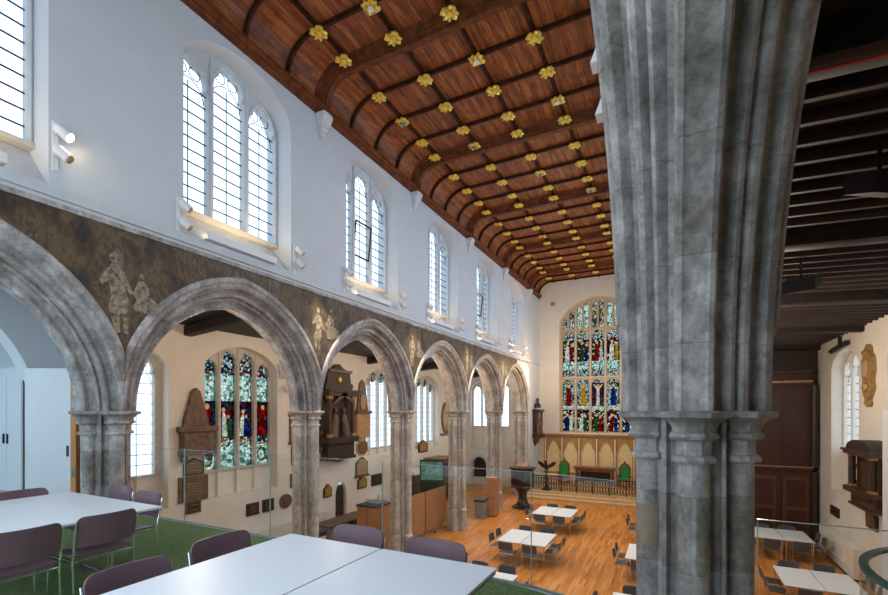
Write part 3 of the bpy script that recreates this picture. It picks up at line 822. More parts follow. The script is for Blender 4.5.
for (x, y, rz, l) in ((-1.47, 2.47, PI, 'mauve chair behind the front tables, right of the pair by the glass'),
    (-2.62, 2.16, -PI/2, 'mauve chair left of the front tables, farther one beside the carpet'),
    (-2.55, 1.51, -PI/2, 'mauve chair left of the front tables, cut by the bottom edge'),
    (-1.02, 1.90, PI/2, 'mauve chair right of the front tables, only its top corner showing'),
    (-4.76, 2.21, PI/2, 'mauve chair at the right end of the left table, its whole back showing'),
    (-4.72, 1.62, PI/2, 'mauve chair with its back to the camera, cut by the left edge of the photo'),
    (-6.32, 2.38, -PI/2, 'mauve chair at the far left end of the left table, near the cupboard'),
    (-5.22, 2.70, PI, 'mauve chair with chrome legs at the far right corner of the left table'),
    (-5.86, 2.75, PI, 'mauve chair behind the left table, in front of the grey pillar')):
    dup(cp_, (x, y, GZ), rz, l)

# glass balustrade
bal = thing('glass_balustrade', 'frameless clear glass balustrade along the curved gallery edge', 'balustrade')
path = [(-8.05, 4.325), (-6.65, 4.325), (-4.83, 4.33), (-3.01, 4.335), (-1.22, 4.25), (-.42, 4.03)]
zt = GZ + 1.11
for i in range(5):
    (x0, y0), (x1, y1) = path[i], path[i + 1]; d = Vector((x1 - x0, y1 - y0, 0)); L_ = d.length; d.normalize(); n = Vector((-d.y, d.x, 0))*.006
    a = Vector((x0, y0, 0)) + d*.006; b = Vector((x1, y1, 0)) - d*.006
    vs = [(a - n), (b - n), (b + n), (a + n)]
    MB().loft([[(p.x, p.y, z) for p in vs] for z in (GZ - .1, zt)]).build('glass_pane', glass, bal)
    vs = [(a - n*1.2), (b - n*1.2), (b + n*1.2), (a + n*1.2)]
    MB().loft([[(p.x, p.y, z) for p in vs] for z in (zt, zt + .003)]).build('glass_edge', green_edge, bal)
    if i: 
        p = Vector((x0, y0, 0)); MB().box(x0 - .003, x0 + .003, y0 - .008, y0 + .008, GZ, zt).build('joint', green_edge, bal)
MB().loft([[(x, y - .015, z) for x, y in path] + [(x, y + .012, z) for x, y in reversed(path)] for z in (GZ, GZ + .02)]).build('base_channel', grey_plastic, bal)
b2 = thing('glass_balustrade', 'clear glass balustrade panel right of the big foreground pillar', 'balustrade')
MB().box(.50, 2.15, 3.60, 3.614, GZ, GZ + .98).build('glass_pane', glass, b2)
MB().box(.50, 2.15, 3.597, 3.617, GZ + .98, GZ + .984).build('glass_edge', green_edge, b2); MB().box(.496, .50, 3.598, 3.616, GZ, GZ + .984).build('joint', green_edge, b2)
b3 = thing('curved_glass_guard', 'curved thick green edged glass guard at the bottom right corner', 'glass guard')
cc, rr = (1.28, 2.22), .62
def ringarc(r0, r1, z0, z1, mat, name, par):
    P = []; n = 30; a0, a1 = math.radians(75), math.radians(285)
    P = [(cc[0] + r0*math.cos(a0 + (a1 - a0)*i/n), cc[1] + r0*math.sin(a0 + (a1 - a0)*i/n)) for i in range(n + 1)]
    P += [(cc[0] + r1*math.cos(a1 - (a1 - a0)*i/n), cc[1] + r1*math.sin(a1 - (a1 - a0)*i/n)) for i in range(n + 1)]
    return MB().plate(Mz, [P], z0, z1).build(name, mat, par)
ringarc(rr - .011, rr + .011, GZ, GZ + 1.08, glass, 'glass_pane', b3)
ringarc(rr - .014, rr + .014, GZ + 1.08, GZ + 1.095, dark_green_edge, 'glass_edge', b3)
ringarc(rr - .05, rr + .05, GZ, GZ + .02, chrome, 'base_channel', b3)

# enclosed end of the north aisle gallery: partition, cupboard, door
struct(MB().box(NA, -9.17, 4.47, 4.6, GZ - .3, AT + .5).build('wall_partition', plaster))
# plastered soffit ring behind the first arch
m = MB()
yc = bay_y[0]
o1 = arc_pts(yc, 2.9); i1 = arc_pts(yc, 2.22)
m.plate(lambda a, b, c: (NX - HW - c, a, b), [o1 + list(reversed(i1))], 0.85, 1.25)
struct(m.build('trim_130', white_paint))
t = thing('white_cupboard', 'tall white double door cupboard with vent grille at far left edge', 'cupboard', (-10.95, 4.04, GZ))
MB().box(-.80, .68, -.28, .42, 0, 2.50).build('body', white_paint, t)
for i, x0 in enumerate((-.62, -.02)):
    d = MB().box(x0, x0 + .58, -.305, -.28, .32, 2.32).build('door', white_paint, t)
    MB().box(x0 + (.5 if i == 0 else .05), x0 + (.53 if i == 0 else .08), -.33, -.305, 1.1, 1.28).build('handle', black_metal, d)
v = MB()
for i in range(6): v.box(-.5, .5, -.292, -.282, .08 + .025*i, .092 + .025*i)
v.build('vent_grille', grey_plastic, t)
MB().box(.60, .64, -.295, -.28, .3, 2.4).build('hinge_gap', black_metal, t)
t = thing('open_white_door', 'large white door leaf standing open beside an orange timber jamb', 'door', (-9.05, 3.92, GZ), math.atan2(.35, .69))
MB().box(-.78, 0, -.02, .03, .0, 2.42).build('door_leaf', white_paint, t)
MB().box(0.0, .09, -.03, .06, 0, 2.42).build('timber_edge', simple('orange_timber', (.55, .24, .07), .5), t)
m = MB()
for z in (.6, 1.75, 2.15): m.box(.025, .075, -.045, -.03, z, z + .16)
m.build('hinge', chrome, t)
MB().plate(lambda a, b, c: (a, c, b), [rrect(-.075, -.035, .93, 1.12, .019, 4)], -.03, -.02).build('flush_handle', black_metal, t)

# ================================================================ nave tables and chairs
nt_ = table_proto('nave_table', 'x', 'white tables on the wooden floor', .85, 1.7, True)
nc_ = chair_proto('grey_chair', 'x', chair_grey, 'dark grey chairs round the floor tables', w=.5, ht=.82)
first = [True, True]
def put_table(x, y, l):
    if first[0]: nt_.location = (x, y, 0); nt_['label'] = l; first[0] = False
    else: dup(nt_, (x, y, 0), 0, l)
def put_chair(x, y, rz, l):
    if first[1]: nc_.location = (x, y, 0); nc_.rotation_euler = (0, 0, rz); nc_['label'] = l; first[1] = False
    else: dup(nc_, (x, y, 0), rz, l)
sets = [(-5.64, -3.89, 20.5, 'nave table nearest altar', 1), (-5.6, -3.8, 15.85, 'middle nave table', 1), (-5.6, -3.8, 11.2, 'half hidden nave table', 1),
        (-1.35, .39, 20.5, 'far table behind big pillar', 0), (-1.35, .39, 15.85, 'middle table behind big pillar', 0), (-1.35, .39, 11.2, 'near table behind big pillar', 0),
        (2.64, 4.38, 20.5, 'far right aisle table', 1), (2.6, 4.34, 15.4, 'near right aisle table', 1)]
for x0, x1, yc, nm, full in sets:
    xm = (x0 + x1)/2
    put_table(xm - .437, yc, 'white left half of the ' + nm); put_table(xm + .437, yc, 'white right half of the ' + nm)
    for sx, sw in ((-1, 'left'), (1, 'right')):
        for sy, yw in ((-1, 'nearer'), (1, 'farther')):
            put_chair(xm + sx*.95, yc + sy*.36 + .04*sx, -sx*-PI/2 if sx > 0 else -PI/2, 'dark grey chair, %s side of the %s, %s one' % (sw, nm, yw))
    for sy, yw, rz in ((-1, 'camera side', 0), (1, 'altar side', PI)):
        for sx, sw in ((-1, 'left'), (1, 'right')):
            put_chair(xm + sx*.42, yc + sy*.93, rz, 'dark grey chair, %s of the %s, %s one' % (yw, nm, sw))

# ================================================================ wall tablets
def tablet(u0, v0, u1, v1, shape, frame, panel, label, plane='N', cat='wall tablet', thick=.06, group='memorial tablets on the wall'):
    X = NA if plane == 'N' else SA
    M = MAis if plane == 'N' else MSou
    ya, zt_ = on_x(u0, v0, X); yb, zb_ = on_x(u1, v1, X)
    y0, y1 = min(ya, yb), max(ya, yb); um = (u0 + u1)/2
    _, z1 = on_x(um, v0, X); _, z0 = on_x(um, v1, X)
    w = y1 - y0; c = (y0 + y1)/2; h = z1 - z0
    def shp(k, s=1.0):
        w2 = w/2*s; hh = h/2*s; m_ = (z0 + z1)/2
        if shape == 'oval': return circ(c, m_, w2, 20, hh/w2)
        if shape == 'oct': return [(c + w2*a, m_ + hh*b) for a, b in ((-1, -.45), (-.5, -1), (.5, -1), (1, -.45), (1, .5), (.5, 1), (-.5, 1), (-1, .5))]
        if shape == 'pent': return [(c - w2, m_ - hh), (c + w2, m_ - hh), (c + w2, m_ + hh*.45), (c + w2*.1, m_ + hh), (c - w2*.1, m_ + hh), (c - w2, m_ + hh*.45)]
        if shape == 'shield': return [(c - w2, m_ - hh), (c + w2, m_ - hh), (c + w2, m_ + hh*.4), (c + w2*.6, m_ + hh*.5), (c + w2*.4, m_ + hh*.85), (c, m_ + hh), (c - w2*.4, m_ + hh*.85), (c - w2*.6, m_ + hh*.5), (c - w2, m_ + hh*.4)]
        return [(c - w2, m_ - hh), (c + w2, m_ - hh), (c + w2, m_ + hh), (c - w2, m_ + hh)]
    t = thing('wall_tablet', label, cat, M(c, z0, 0), 0, group)
    Ml = lambda a, b, cc_: tuple(Vector(M(a, b, cc_)) - Vector(M(c, z0, 0)))
    MB().plate(Ml, [shp(0)], 0, thick).build('frame', frame, t)
    MB().plate(Ml, [shp(0, .8)], thick, thick + .02).build('panel', panel, t)
    m = MB(); n = max(2, int(h*.5/.07))
    for i in range(n):
        zz = z0 + h*.28 + h*.42*i/max(1, n - 1); m.mbox(Ml, c - w*.26, c + w*.26, zz - .006, zz + .006, thick + .02, thick + .024)
    m.build('inscription', brass if panel is not tan_marble else brown_marble, t)
    if h > .9:
        MB().mbox(Ml, c - w*.58, c + w*.58, z0 - .04, z0 + .05, 0, thick + .06).build('ledge', frame, t)
        if shape == 'rect': MB().mbox(Ml, c - w*.56, c + w*.56, z0 + h*.86, z0 + h*.92, 0, thick + .05).build('cornice', frame, t)
    return t
tablet(183, 458, 203, 475, 'pent', black_marble, brown_marble, 'small brown tablet with black pointed frame, below the pyramid monument')
tablet(178, 476, 207, 501, 'rect', brown_marble, brown_marble, 'wide brown rectangular tablet low below the pyramid monument')
tablet(185, 501, 200, 513, 'rect', brown_marble, black_marble, 'small dark plate lowest below the pyramid monument')
tablet(246, 503, 258, 515, 'rect', black_marble, black_marble, 'left of two small dark plates under the stained glass window')
tablet(262, 499, 273, 511, 'rect', black_marble, black_marble, 'right of two small dark plates under the stained glass window')
tablet(279, 494, 291, 508, 'oval', brown_marble, brown_marble, 'oval brown plaque left of the second pillar')
tablet(289, 412, 299, 443, 'rect', brown_marble, tan_marble, 'tall brown tablet behind the left of the second pillar, topmost')
tablet(291, 446, 300, 465, 'rect', brown_marble, brown_marble, 'brown tablet behind the left of the second pillar, middle one')
tablet(290, 468, 300, 487, 'shield', brown_marble, tan_marble, 'shaped brown tablet behind the left of the second pillar, lowest')
tablet(356, 440, 367, 455, 'oct', tan_marble, brown_marble, 'eight sided tan tablet below the slender obelisk monument')
tablet(355, 457, 367, 476, 'pent', brown_marble, tan_marble, 'house shaped tan tablet under the eight sided one')
tablet(323, 484, 331, 497, 'shield', black_marble, gold_dull, 'black shaped tablet with gold panel left of the tiny arched door')
tablet(357, 476, 366, 488, 'shield', black_marble, gold_dull, 'black shaped tablet right of the tiny arched door')
tablet(371, 474, 381, 485, 'rect', black_marble, black_marble, 'black rectangular tablet low under the clear window')
tablet(418, 440, 427, 452, 'shield', black_marble, gold_dull, 'black and gold arched tablet under the farther clear window')
tablet(441, 402, 450, 434, 'oval', brown_marble, gold_dull, 'slim oval carved cartouche high beside the farther window')
tablet(832, 507, 840, 516, 'rect', black_marble, black_marble, 'small black plate above the white radiator in the right aisle', 'S')
tablet(868, 510, 879, 529, 'pent', black_marble, brown_marble, 'black framed brown tablet under the big carved monument at right', 'S')

def wmon(name, label, M, c, z0, cat='wall monument'):
    t = thing(name, label, cat, M(c, z0, 0), 0, 'carved wall monuments'); o0 = Vector(M(c, z0, 0))
    return t, (lambda a, b, d: tuple(Vector(M(c + a, z0 + b, d)) - o0))
# pyramid monument
ya, _ = on_x(176, 430, NA); yb, _ = on_x(211, 430, NA); c = (ya + yb)/2; hw = (yb - ya)/2
_, zt_ = on_x(193, 388, NA); _, zb_ = on_x(193, 460, NA); hh = zt_ - zb_
t, Ml = wmon('pyramid_monument', 'brown marble monument with pyramid top, left of the stained glass window', MAis, c, zb_)
MB().mbox(Ml, -hw*.85, hw*.85, hh*.12, hh*.42, 0, .3).build('chest', brown_marble, t)
MB().mbox(Ml, -hw, hw, hh*.40, hh*.47, 0, .38).build('cornice', brown_marble, t); MB().mbox(Ml, -hw*.92, hw*.92, hh*.08, hh*.13, 0, .34).build('ledge', brown_marble, t)
MB().plate(Ml, [[(-hw*.72, hh*.47), (hw*.72, hh*.47), (hw*.66, hh*.56), (hw*.22, hh*.95), (0, hh), (-hw*.22, hh*.95), (-hw*.66, hh*.56)]], 0, .14).build('pyramid', brown_marble, t)
m = MB(); m.ball(Ml(-hw*.7, hh*.04, .15), .12, .12, .16); m.ball(Ml(hw*.7, hh*.04, .15), .12, .12, .16); m.build('bracket', black_marble, t)
# slender obelisk
ya, _ = on_x(354, 400, NA); yb, _ = on_x(368, 400, NA); c = (ya + yb)/2; hw = (yb - ya)/2
_, zt_ = on_x(361, 380, NA); _, zb_ = on_x(361, 438, NA); hh = zt_ - zb_
t, Ml = wmon('obelisk_monument', 'slender tan marble obelisk tablet right of the dark canopied monument', MAis, c, zb_)
MB().plate(Ml, [[(-hw*.8, hh*.47), (hw*.8, hh*.47), (hw*.3, hh*.95), (0, hh), (-hw*.3, hh*.95)]], 0, .1).build('obelisk', brown_marble, t)
MB().mbox(Ml, -hw*.9, hw*.9, 0, hh*.42, 0, .15).build('inscribed_panel', tan_marble, t)
MB().mbox(Ml, -hw, hw, hh*.42, hh*.47, 0, .24).build('ledge', brown_marble, t)
MB().plate(Ml, [circ(0, hh*.62, hw*.42, 14, 1.6)], .1, .14).build('oval_relief', tan_marble, t)

def aedicule(name, label, M, u0, u1, v0, v1, X, m1, m2, depth=.5, curved=False):
    ya, _ = on_x(u0, 420, X); yb, _ = on_x(u1, 420, X); c = (ya + yb)/2; hw = abs(yb - ya)/2; um = (u0 + u1)/2
    _, zt_ = on_x(um, v0, X); _, zb_ = on_x(um, v1, X); hh = zt_ - zb_
    t, Ml = wmon(name, label, M, c, zb_)
    MB().mbox(Ml, -hw*.97, hw*.97, hh*.16, hh*.72, 0, .22).build('back_panel', m1, t)
    m = MB(); m.mbox(Ml, -hw, hw, hh*.20, hh*.26, 0, depth); m.mbox(Ml, -hw*.88, hw*.88, hh*.05, hh*.20, 0, depth*.7); m.mbox(Ml, -hw*.94, hw*.94, hh*.03, hh*.06, 0, depth*.8)
    m.build('plinth_shelf', m1, t)
    for s in (-1, 1):
        p0, p1 = Ml(s*hw*.78, hh*.26, depth*.7), Ml(s*hw*.78, hh*.66, depth*.7)
        MB().tube([p0, p1], hw*.09, 10).build('column', m2, t)
        m = MB().mbox(Ml, s*hw*.78 - hw*.13, s*hw*.78 + hw*.13, hh*.64, hh*.67, depth*.55, depth*.85); m.mbox(Ml, s*hw*.78 - hw*.13, s*hw*.78 + hw*.13, hh*.26, hh*.29, depth*.55, depth*.85); m.build('capital', gold_dull, t)
    m = MB(); m.mbox(Ml, -hw, hw, hh*.67, hh*.71, 0, depth); m.mbox(Ml, -hw*1.04, hw*1.04, hh*.71, hh*.735, 0, depth*1.1)
    m.build('cornice', m1, t)
    if curved:
        P = [(-hw*.95, hh*.735)] + [(-hw*.95*math.cos(PI*i/10), hh*.735 + hh*.12*math.sin(PI*i/10)) for i in range(11)] + [(hw*.95, hh*.735)]
        MB().plate(Ml, [P], 0, depth*.9).build('pediment', m2, t)
    else:
        MB().plate(Ml, [[(-hw*.92, hh*.735), (hw*.92, hh*.735), (hw*.8, hh*.80), (hw*.72, hh*.93), (hw*.3, hh*.955), (0, hh), (-hw*.3, hh*.955), (-hw*.72, hh*.93), (-hw*.8, hh*.80)]], 0, depth*.5).build('crest', m1, t); MB().mbox(Ml, -hw*.75, hw*.75, hh*.91, hh*.94, 0, depth*.7).build('top_moulding', m2, t)
        MB().plate(Ml, [[(-hw*.75, hh*.60), (-hw*.55, hh*.60), (0, hh*.67), (hw*.55, hh*.60), (hw*.75, hh*.60), (0, hh*.72)]], depth*.9, depth*1.0).build('gable', m2, t)
        m = MB(); m.ball(Ml(0, hh*.84, depth*.5), .1, .11, .16); m.build('gilt_shield', gold, t)
    for s in (-1, 1):      # kneeling pair facing each other
        x = s*hw*.3; b = hh*.26
        fg = MB(); q = [Ml(x + s*hw*.12, b, .3), Ml(x + s*hw*.08, b + hh*.07, .3), Ml(x + s*hw*.02, b + hh*.15, .3), Ml(x, b + hh*.215, .3), Ml(x - s*.0, b + hh*.235, .3)]
        fg.tube(q, [.22, .2, .17, .12, .05], 10); fg.ball(Ml(x - s*.03, b + hh*.265, .3), .09, .09, .12)
        fg.tube([Ml(x, b + hh*.19, .34), Ml(x - s*hw*.12, b + hh*.15, .36), Ml(x - s*hw*.2, b + hh*.18, .34)], [.06, .05, .03], 8)
        if not curved: fg.build('kneeling_effigy', simple('effigy_stone', (.12, .07, .05), .5, var=.4), t)
    m = MB(); P = [(-hw*.6, hh*.05)] + [(-hw*.6 + 1.2*hw*i/8, hh*.05 - hh*.05*math.sin(PI*i/8) ) for i in range(9)] + [(hw*.6, hh*.05)]
    m.plate(Ml, [P[1:-1] + [(hw*.6, hh*.08), (-hw*.6, hh*.08)]], 0, depth*.5); m.build('apron', m1, t)
    m = MB()
    for s in (-1, 1):
        for zf in (.14, .3, .5, .66, .78): m.ball(Ml(s*hw*1.0, hh*zf, .15), .09, .11, .13, 8, 5)
    m.build('scroll_ornament', m2, t)
    return t
aedicule('canopied_monument', 'tall dark carved wall monument with two kneeling effigies and pointed crest', MAis, 323, 353, 364, 462, NA + .25, black_marble, simple('dark_red_marble', (.085, .032, .018), .4, var=.6, scale=7), .6)
aedicule('columned_monument', 'dark carved monument with curved top and columns on the right aisle wall', MSou, 853, 880, 428, 512, SA - .3, simple('dark_oak_monument', (.07, .03, .016), .45, var=.6, scale=6), black_marble, .55, True)
# gilded cartouche
ya, _ = on_x(866, 380, SA); yb, _ = on_x(877, 380, SA); c = (ya + yb)/2; hw = abs(yb - ya)/2
_, zt_ = on_x(871, 344, SA); _, zb_ = on_x(871, 407, SA); hh = zt_ - zb_
t, Ml = wmon('gilded_cartouche', 'carved gilt brown cartouche hanging high on the right aisle wall', MSou, c, zb_)
P = [(hw*k*s_, hh*z) for s_, L_ in ((-1, [(.1, 0), (.4, .04), (.25, .12), (.7, .22), (.9, .3), (.75, .42), (1, .6), (.85, .78), (.4, .86), (.3, .95)]), (1, [(.1, 1), (.45, .93), (.5, .86), (.95, .76), (1, .6), (.7, .42), (.95, .3), (.6, .2), (.3, .12), (.45, .05)])) for k, z in L_]
MB().plate(Ml, [P], 0, .12).build('scrolled_frame', gold_dull, t)
MB().ball(Ml(0, hh*.62, .12), .1, hw*.55, hh*.16).build('oval_boss', tan_marble, t)
MB().ball(Ml(0, hh*.32, .12), .1, hw*.4, hh*.08).build('carved_boss', gold_dull, t); MB().ball(Ml(0, hh*.86, .12), .12, hw*.3, hh*.05).build('carved_head', gold_dull, t)
# bust monument on the chancel wall
t = thing('bust_monument', 'dark bust monument on bracket left of the altar panelling', 'wall monument', (FN, 29.0, 3.3), 0, 'carved wall monuments')
MB().box(0, .2, -.5, .5, .4, 2.0).build('body', black_wood, t)
MB().box(0, .5, -.6, .6, 1.95, 2.1).build('cornice', black_wood, t); MB().box(0, .5, -.6, .6, .3, .45).build('shelf', black_wood, t)
for s_ in (-1, 1): MB().lathe([(.09, .45), (.11, .6), (.07, .8), (.09, 1.2), (.07, 1.7), (.11, 1.95)], .34, s_*.45, 0, 10).build('column', brown_marble, t)
MB().tube([(.25, 0, .5), (.27, 0, .9), (.25, .03, 1.35), (.22, 0, 1.55), (.22, 0, 1.62)], [.2, .2, .22, .1, .07], 10).ball((.22, 0, 1.72), .1, .1, .13).build('statue', brown_marble, t)
MB().loft([[(0, -w_, z), (d, -w_, z), (d, w_, z), (0, w_, z)] for w_, d, z in ((.05, .05, -.3), (.25, .2, -.05), (.4, .3, .4))]).build('bracket', brown_marble, t)
m = MB(); m.tube([(.2, 0, 2.2), (.2, 0, 2.45), (.2, 0, 2.55), (.2, 0, 2.62)], [.22, .2, .08, .07], 10); m.ball((.2, 0, 2.72), .11, .11, .14); m.build('bust', black_wood, t)

# ================================================================ murals in the spandrels
mlab = ['dim brown painted spandrel with pale standing and seated figures above the left pillar', 'brown gold spandrel painting between the second and third arches', 'brown gold spandrel painting between the third and fourth arches',
        'brown gold spandrel painting between the fourth and fifth arches', 'small spandrel painting between the two farthest arches']
for k in range(1, 6):
    yp = pier_y[k]; R = 2.80; P = []
    n = 18
    left = [p for p in arc_pts(bay_y[k - 1], R) if p[0] >= bay_y[k - 1] - 1e-6]
    right = [p for p in arc_pts(bay_y[k], R) if p[0] <= bay_y[k] + 1e-6]
    zj = H + math.sqrt(R*R - (HB + RC)**2)
    left = [p for p in left if p[1] > zj + .02 ] ; right = [p for p in right if p[1] > zj + .02]
    P = left + [(yp, zj)] + right + [(bay_y[k], H + 3.0), (bay_y[k - 1], H + 3.0)]
    t = MB().plate(MNave, [P], 0, .012).build('spandrel_mural', mural_mat); tag(t, mlab[k - 1], 'mural', 'painted spandrels of the arcade')
    def fig(yc, zb, h, s=1, lean=0, seated=False):
        if seated:
            pts = [(0, 0), (.28, .0), (.34, .12), (.22, .3), (.3, .42), (.2, .62), (.12, .78), (-.02, .80), (-.12, .66), (-.10, .45), (-.3, .3), (-.34, .1)]
        else:
            pts = [(-.10, 0), (-.02, .02), (.0, .25), (.06, .26), (.05, .02), (.13, 0), (.17, .3), (.2, .45), (.15, .6), (.26, .5), (.3, .54), (.17, .78), (.04, .86), (-.04, .86), (-.17, .76), (-.3, .62), (-.26, .57), (-.13, .64), (-.12, .45), (-.2, .3)]
        body = [(yc + s*a*h*(1 if seated else .62) + lean*b, zb + b*h) for a, b in pts]; e0 = .018 if seated else .012
        m = MB().plate(MNave, [body], e0, e0 + .004)
        m.plate(MNave, [circ(yc + lean*.9, zb + h*.93, h*.055, 10, 1.2)], e0, e0 + .005)
        m.build('painted_figure', mural_fig, t)
    if k == 1:
        pass
        y1, z1 = on_x(121, 334, FN); y2, z2 = on_x(117, 253, FN); fig(y1, z1, z2 - z1, 1, -.12)
        y1, z1 = on_x(147, 314, FN); y2, z2 = on_x(146, 275, FN); fig(y1, z1, z2 - z1, -1, -.1, True)
    else:
        fig(yp - .15, H + 1.55, 1.1, 1, .05); fig(yp + .45, H + 1.9, .8, -1, -.1, True)

# ================================================================ light fittings on the clerestory wall
lamp_on = emit('lit_lamp', (1, .78, .5), 60); lamp_soft = emit('lamp_glow', (1, .8, .55), 6)
def spot_pair(loc, label, lit=False):
    t = thing('wall_spotlight', label, 'spotlight', loc, 0, 'white spotlights on the clerestory wall')
    MB().box(0, .025, -.035, .035, -.42, .30).build('wall_bracket', white_metal, t)
    for i, z in enumerate((.12, -.2)):
        b = MB().tube([(.02, 0, z + .02), (.1, .02, z + .04)], .02, 8).tube([(.07, -.02, z + .09), (.09, .0, z + .08), (.17, .11, z - .04), (.175, .115, z - .045)], [.05, .075, .078, .07], 16).build('lamp_head', white_metal, t)
        MB().tube([(.174, .114, z - .044), (.182, .124, z - .054)], .058, 16).build('lens', lamp_on if (lit and i == 0) else gold_dull, b)
    return t
sl = ['spotlight pair at far left with the upper lamp brightly lit', 'twin white spotlights at the left jamb of the first full clerestory window', 'twin spotlights right of the first full clerestory window',
      'twin spotlights left of the second full clerestory window', 'twin spotlights right of the second full window', 'twin spotlights left of the third full window', 'twin spotlights right of the third full window',
      'twin spotlights left of the fourth full window', 'twin spotlights right of the fourth full window', 'twin spotlights left of the last window', 'twin spotlights right of the last window, nearest the east wall']
ly, lz = on_x(58, 165, FN + .1)
spot_pair((FN, ly, H + 3.95), sl[0], True)
sp0 = spot_pair((FN, bay_y[1] - 1.42, H + 3.62), sl[1])
j = 2
for k in range(1, 6):
    for s in (-1, 1):
        if k == 1 and s == -1: continue
        dup(sp0, (FN, bay_y[k] + s*1.42, H + 3.7), 0, sl[j]); j += 1
tr0 = None
for k in range(0, 6):
    l = ['white trough uplight under the window cut by the left edge', 'long white trough uplight glowing under the first full clerestory window', 'glowing trough uplight under the second full window', 'glowing trough uplight under the third full window', 'glowing trough uplight under the fourth full window', 'glowing trough uplight under the last window'][k]
    loc = (FN + .02, bay_y[k], H + 3.38)
    if tr0 is None:
        tr0 = thing('trough_light', l, 'light fitting', loc, 0, 'trough uplights under the clerestory windows')
        MB().box(.0, .03, -.85, .85, 0, .12).box(-.12, .03, -.85, .85, -.02, 0).build('housing', white_metal, tr0)
        MB().box(-.10, -.02, -.8, .8, .0, .03).build('lamp_strip', emit('warm_strip', (1, .74, .46), 14.0), tr0)
    else: dup(tr0, loc, 0, l)
# white fittings on the south arcade wall, beside the pillar
for i, (y, z, l) in enumerate(((4.42, H + 3.35, 'upper of two white angled light fittings poking out left of the big pillar'), (4.72, H + 3.05, 'lower of two white angled light fittings poking out left of the big pillar'))):
    t = thing('angled_spotlight', l, 'spotlight', (FS, y, z), 0, 'white fittings beside the big pillar')
    MB().box(-.2, 0, -.02, .02, -.02, .02).build('arm', white_metal, t)
    MB().loft([[(-.30, -.08, -.12), (-.16, -.08, -.12), (-.16, .08, -.12), (-.30, .08, -.12)], [(-.20, -.06, .16), (-.16, -.06, .16), (-.16, .06, .16), (-.20, .06, .16)]]).build('hood', white_metal, t)
# speakers by the stained glass window
for i, (u, v, l) in enumerate(((285, 371, 'white box speaker tilted on the wall right of the stained glass window'), (288, 388, 'small white camera below the box speaker'))):
    y, z = on_x(u, v, NA + .2)
    t = thing('wall_speaker', l, 'speaker', (NA, y, z), 0)
    MB().box(0, .15, -.03, .03, -.03, .03).build('bracket', white_metal, t)
    if i == 0: MB().loft([[(.12, -.16, -.28), (.40, -.16, -.22), (.40, .16, -.22), (.12, .16, -.28)], [(.05, -.16, .24), (.33, -.16, .3), (.33, .16, .3), (.05, .16, .24)]]).build('cabinet', white_metal, t)
    else: MB().lathe([(.02, -.12), (.12, -.1), (.14, .0), (.1, .1), (.03, .13)], .2, 0, 0, 14).build('dome', white_metal, t)

# ================================================================ north aisle furniture
def radiator(loc, L_, dx, label):
    t = thing('radiator', label, 'radiator', loc, 0, 'cream radiator cabinets')
    x0, x1 = (0, .3) if dx > 0 else (-.3, 0)
    MB().box(x0, x1, 0, L_, 0.08, 1.0).build('cover', cream, t)
    m = MB(); xx = x1 if dx > 0 else x0
    for i in range(10): m.box(min(xx, xx + dx*.008), max(xx, xx + dx*.008), .1, L_ - .1, .14 + i*.02, .148 + i*.02)
    m.box(min(xx, xx + dx*.02), max(xx, xx + dx*.02), L_*.3, L_*.3 + .45, .45, .8)
    m.build('grille', whitestone, t)
    MB().box(x0, x1, .05, L_ - .05, 0, .08).build('skirting', black_metal, t)
    return t
radiator((NA + .02, 10.4, 0), 3.2, 1, 'long cream radiator cabinet under the stained glass window')
radiator((NA + .02, 13.9, 0), 1.2, 1, 'cream radiator cabinet left of the tiny arched door')
radiator((NA + .02, 18.0, 0), 3.0, 1, 'cream radiator cabinet under the nearer clear window')
radiator((SA - .02, 18.2, 0), 3.7, -1, 'long cream radiator cabinet along the right aisle wall')
# light wood mobile screens
def screen(x, y0, y1, zt_, label):
    t = thing('mobile_screen', label, 'screen', (x, y0, 0), 0, 'light wood mobile screens'); L_ = y1 - y0
    n = 2
    for i in range(n): MB().box(-.03, .03, L_*i/n + .005, L_*(i + 1)/n - .005, .14, zt_).build('panel', oak, t)
    m = MB(); 
    for i in range(n): m.box(-.25, .25, L_*(i + .5)/n - .03, L_*(i + .5)/n + .03, .08, .14)
    m.build('foot', grey_plastic, t)
    m = MB()
    for i in range(n):
        for s in (-1, 1): m.tube([(s*.22, L_*(i + .5)/n - .02, .04), (s*.22, L_*(i + .5)/n + .02, .04)], .04, 10)
    m.build('castor', rubber, t)
    return t
screen(-9.45, 14.9, 16.7, 1.85, 'light wood wheeled screen, nearer half, right of the third pillar')
screen(-9.42, 16.75, 18.6, 1.85, 'light wood wheeled screen, farther half, left of the fourth pillar')
t = thing('oak_reception_unit', 'tall orange oak counter unit with dark top left of the third pillar', 'counter', (-10.0, 13.95, 0))
MB().box(-.45, .42, -.55, .5, 0, 1.78).build('body', oak, t)
MB().box(-.48, .45, -.58, .53, 1.78, 1.83).build('top', black_metal, t)
MB().box(-.015, .015, -.56, -.55, .05, 1.75).build('door_gap', brown_wood, t)
t = thing('desk_lamp', 'low grey equipment on the oak counter top', 'equipment', (-9.95, 13.9, 1.83)); MB().box(-.25, .2, -.2, .25, 0, .05).build('base', grey_plastic, t); MB().tube([(0, 0, .05), (.05, .1, .22), (-.1, .3, .25)], .03, 8).build('arm', grey_plastic, t)
t = thing('aisle_desk', 'long brown topped desk behind the gallery chairs in the left aisle', 'desk', (-11.7, 14.2, 0))
MB().box(-.5, .4, -1.3, 1.3, .95, 1.0).build('top', brown_marble, t)
MB().box(-.45, .35, -1.25, -.2, 0, .95).build('cupboard', grey_plastic, t); MB().box(-.45, .35, .1, 1.25, 0, .95).build('shelf_unit', black_metal, t)
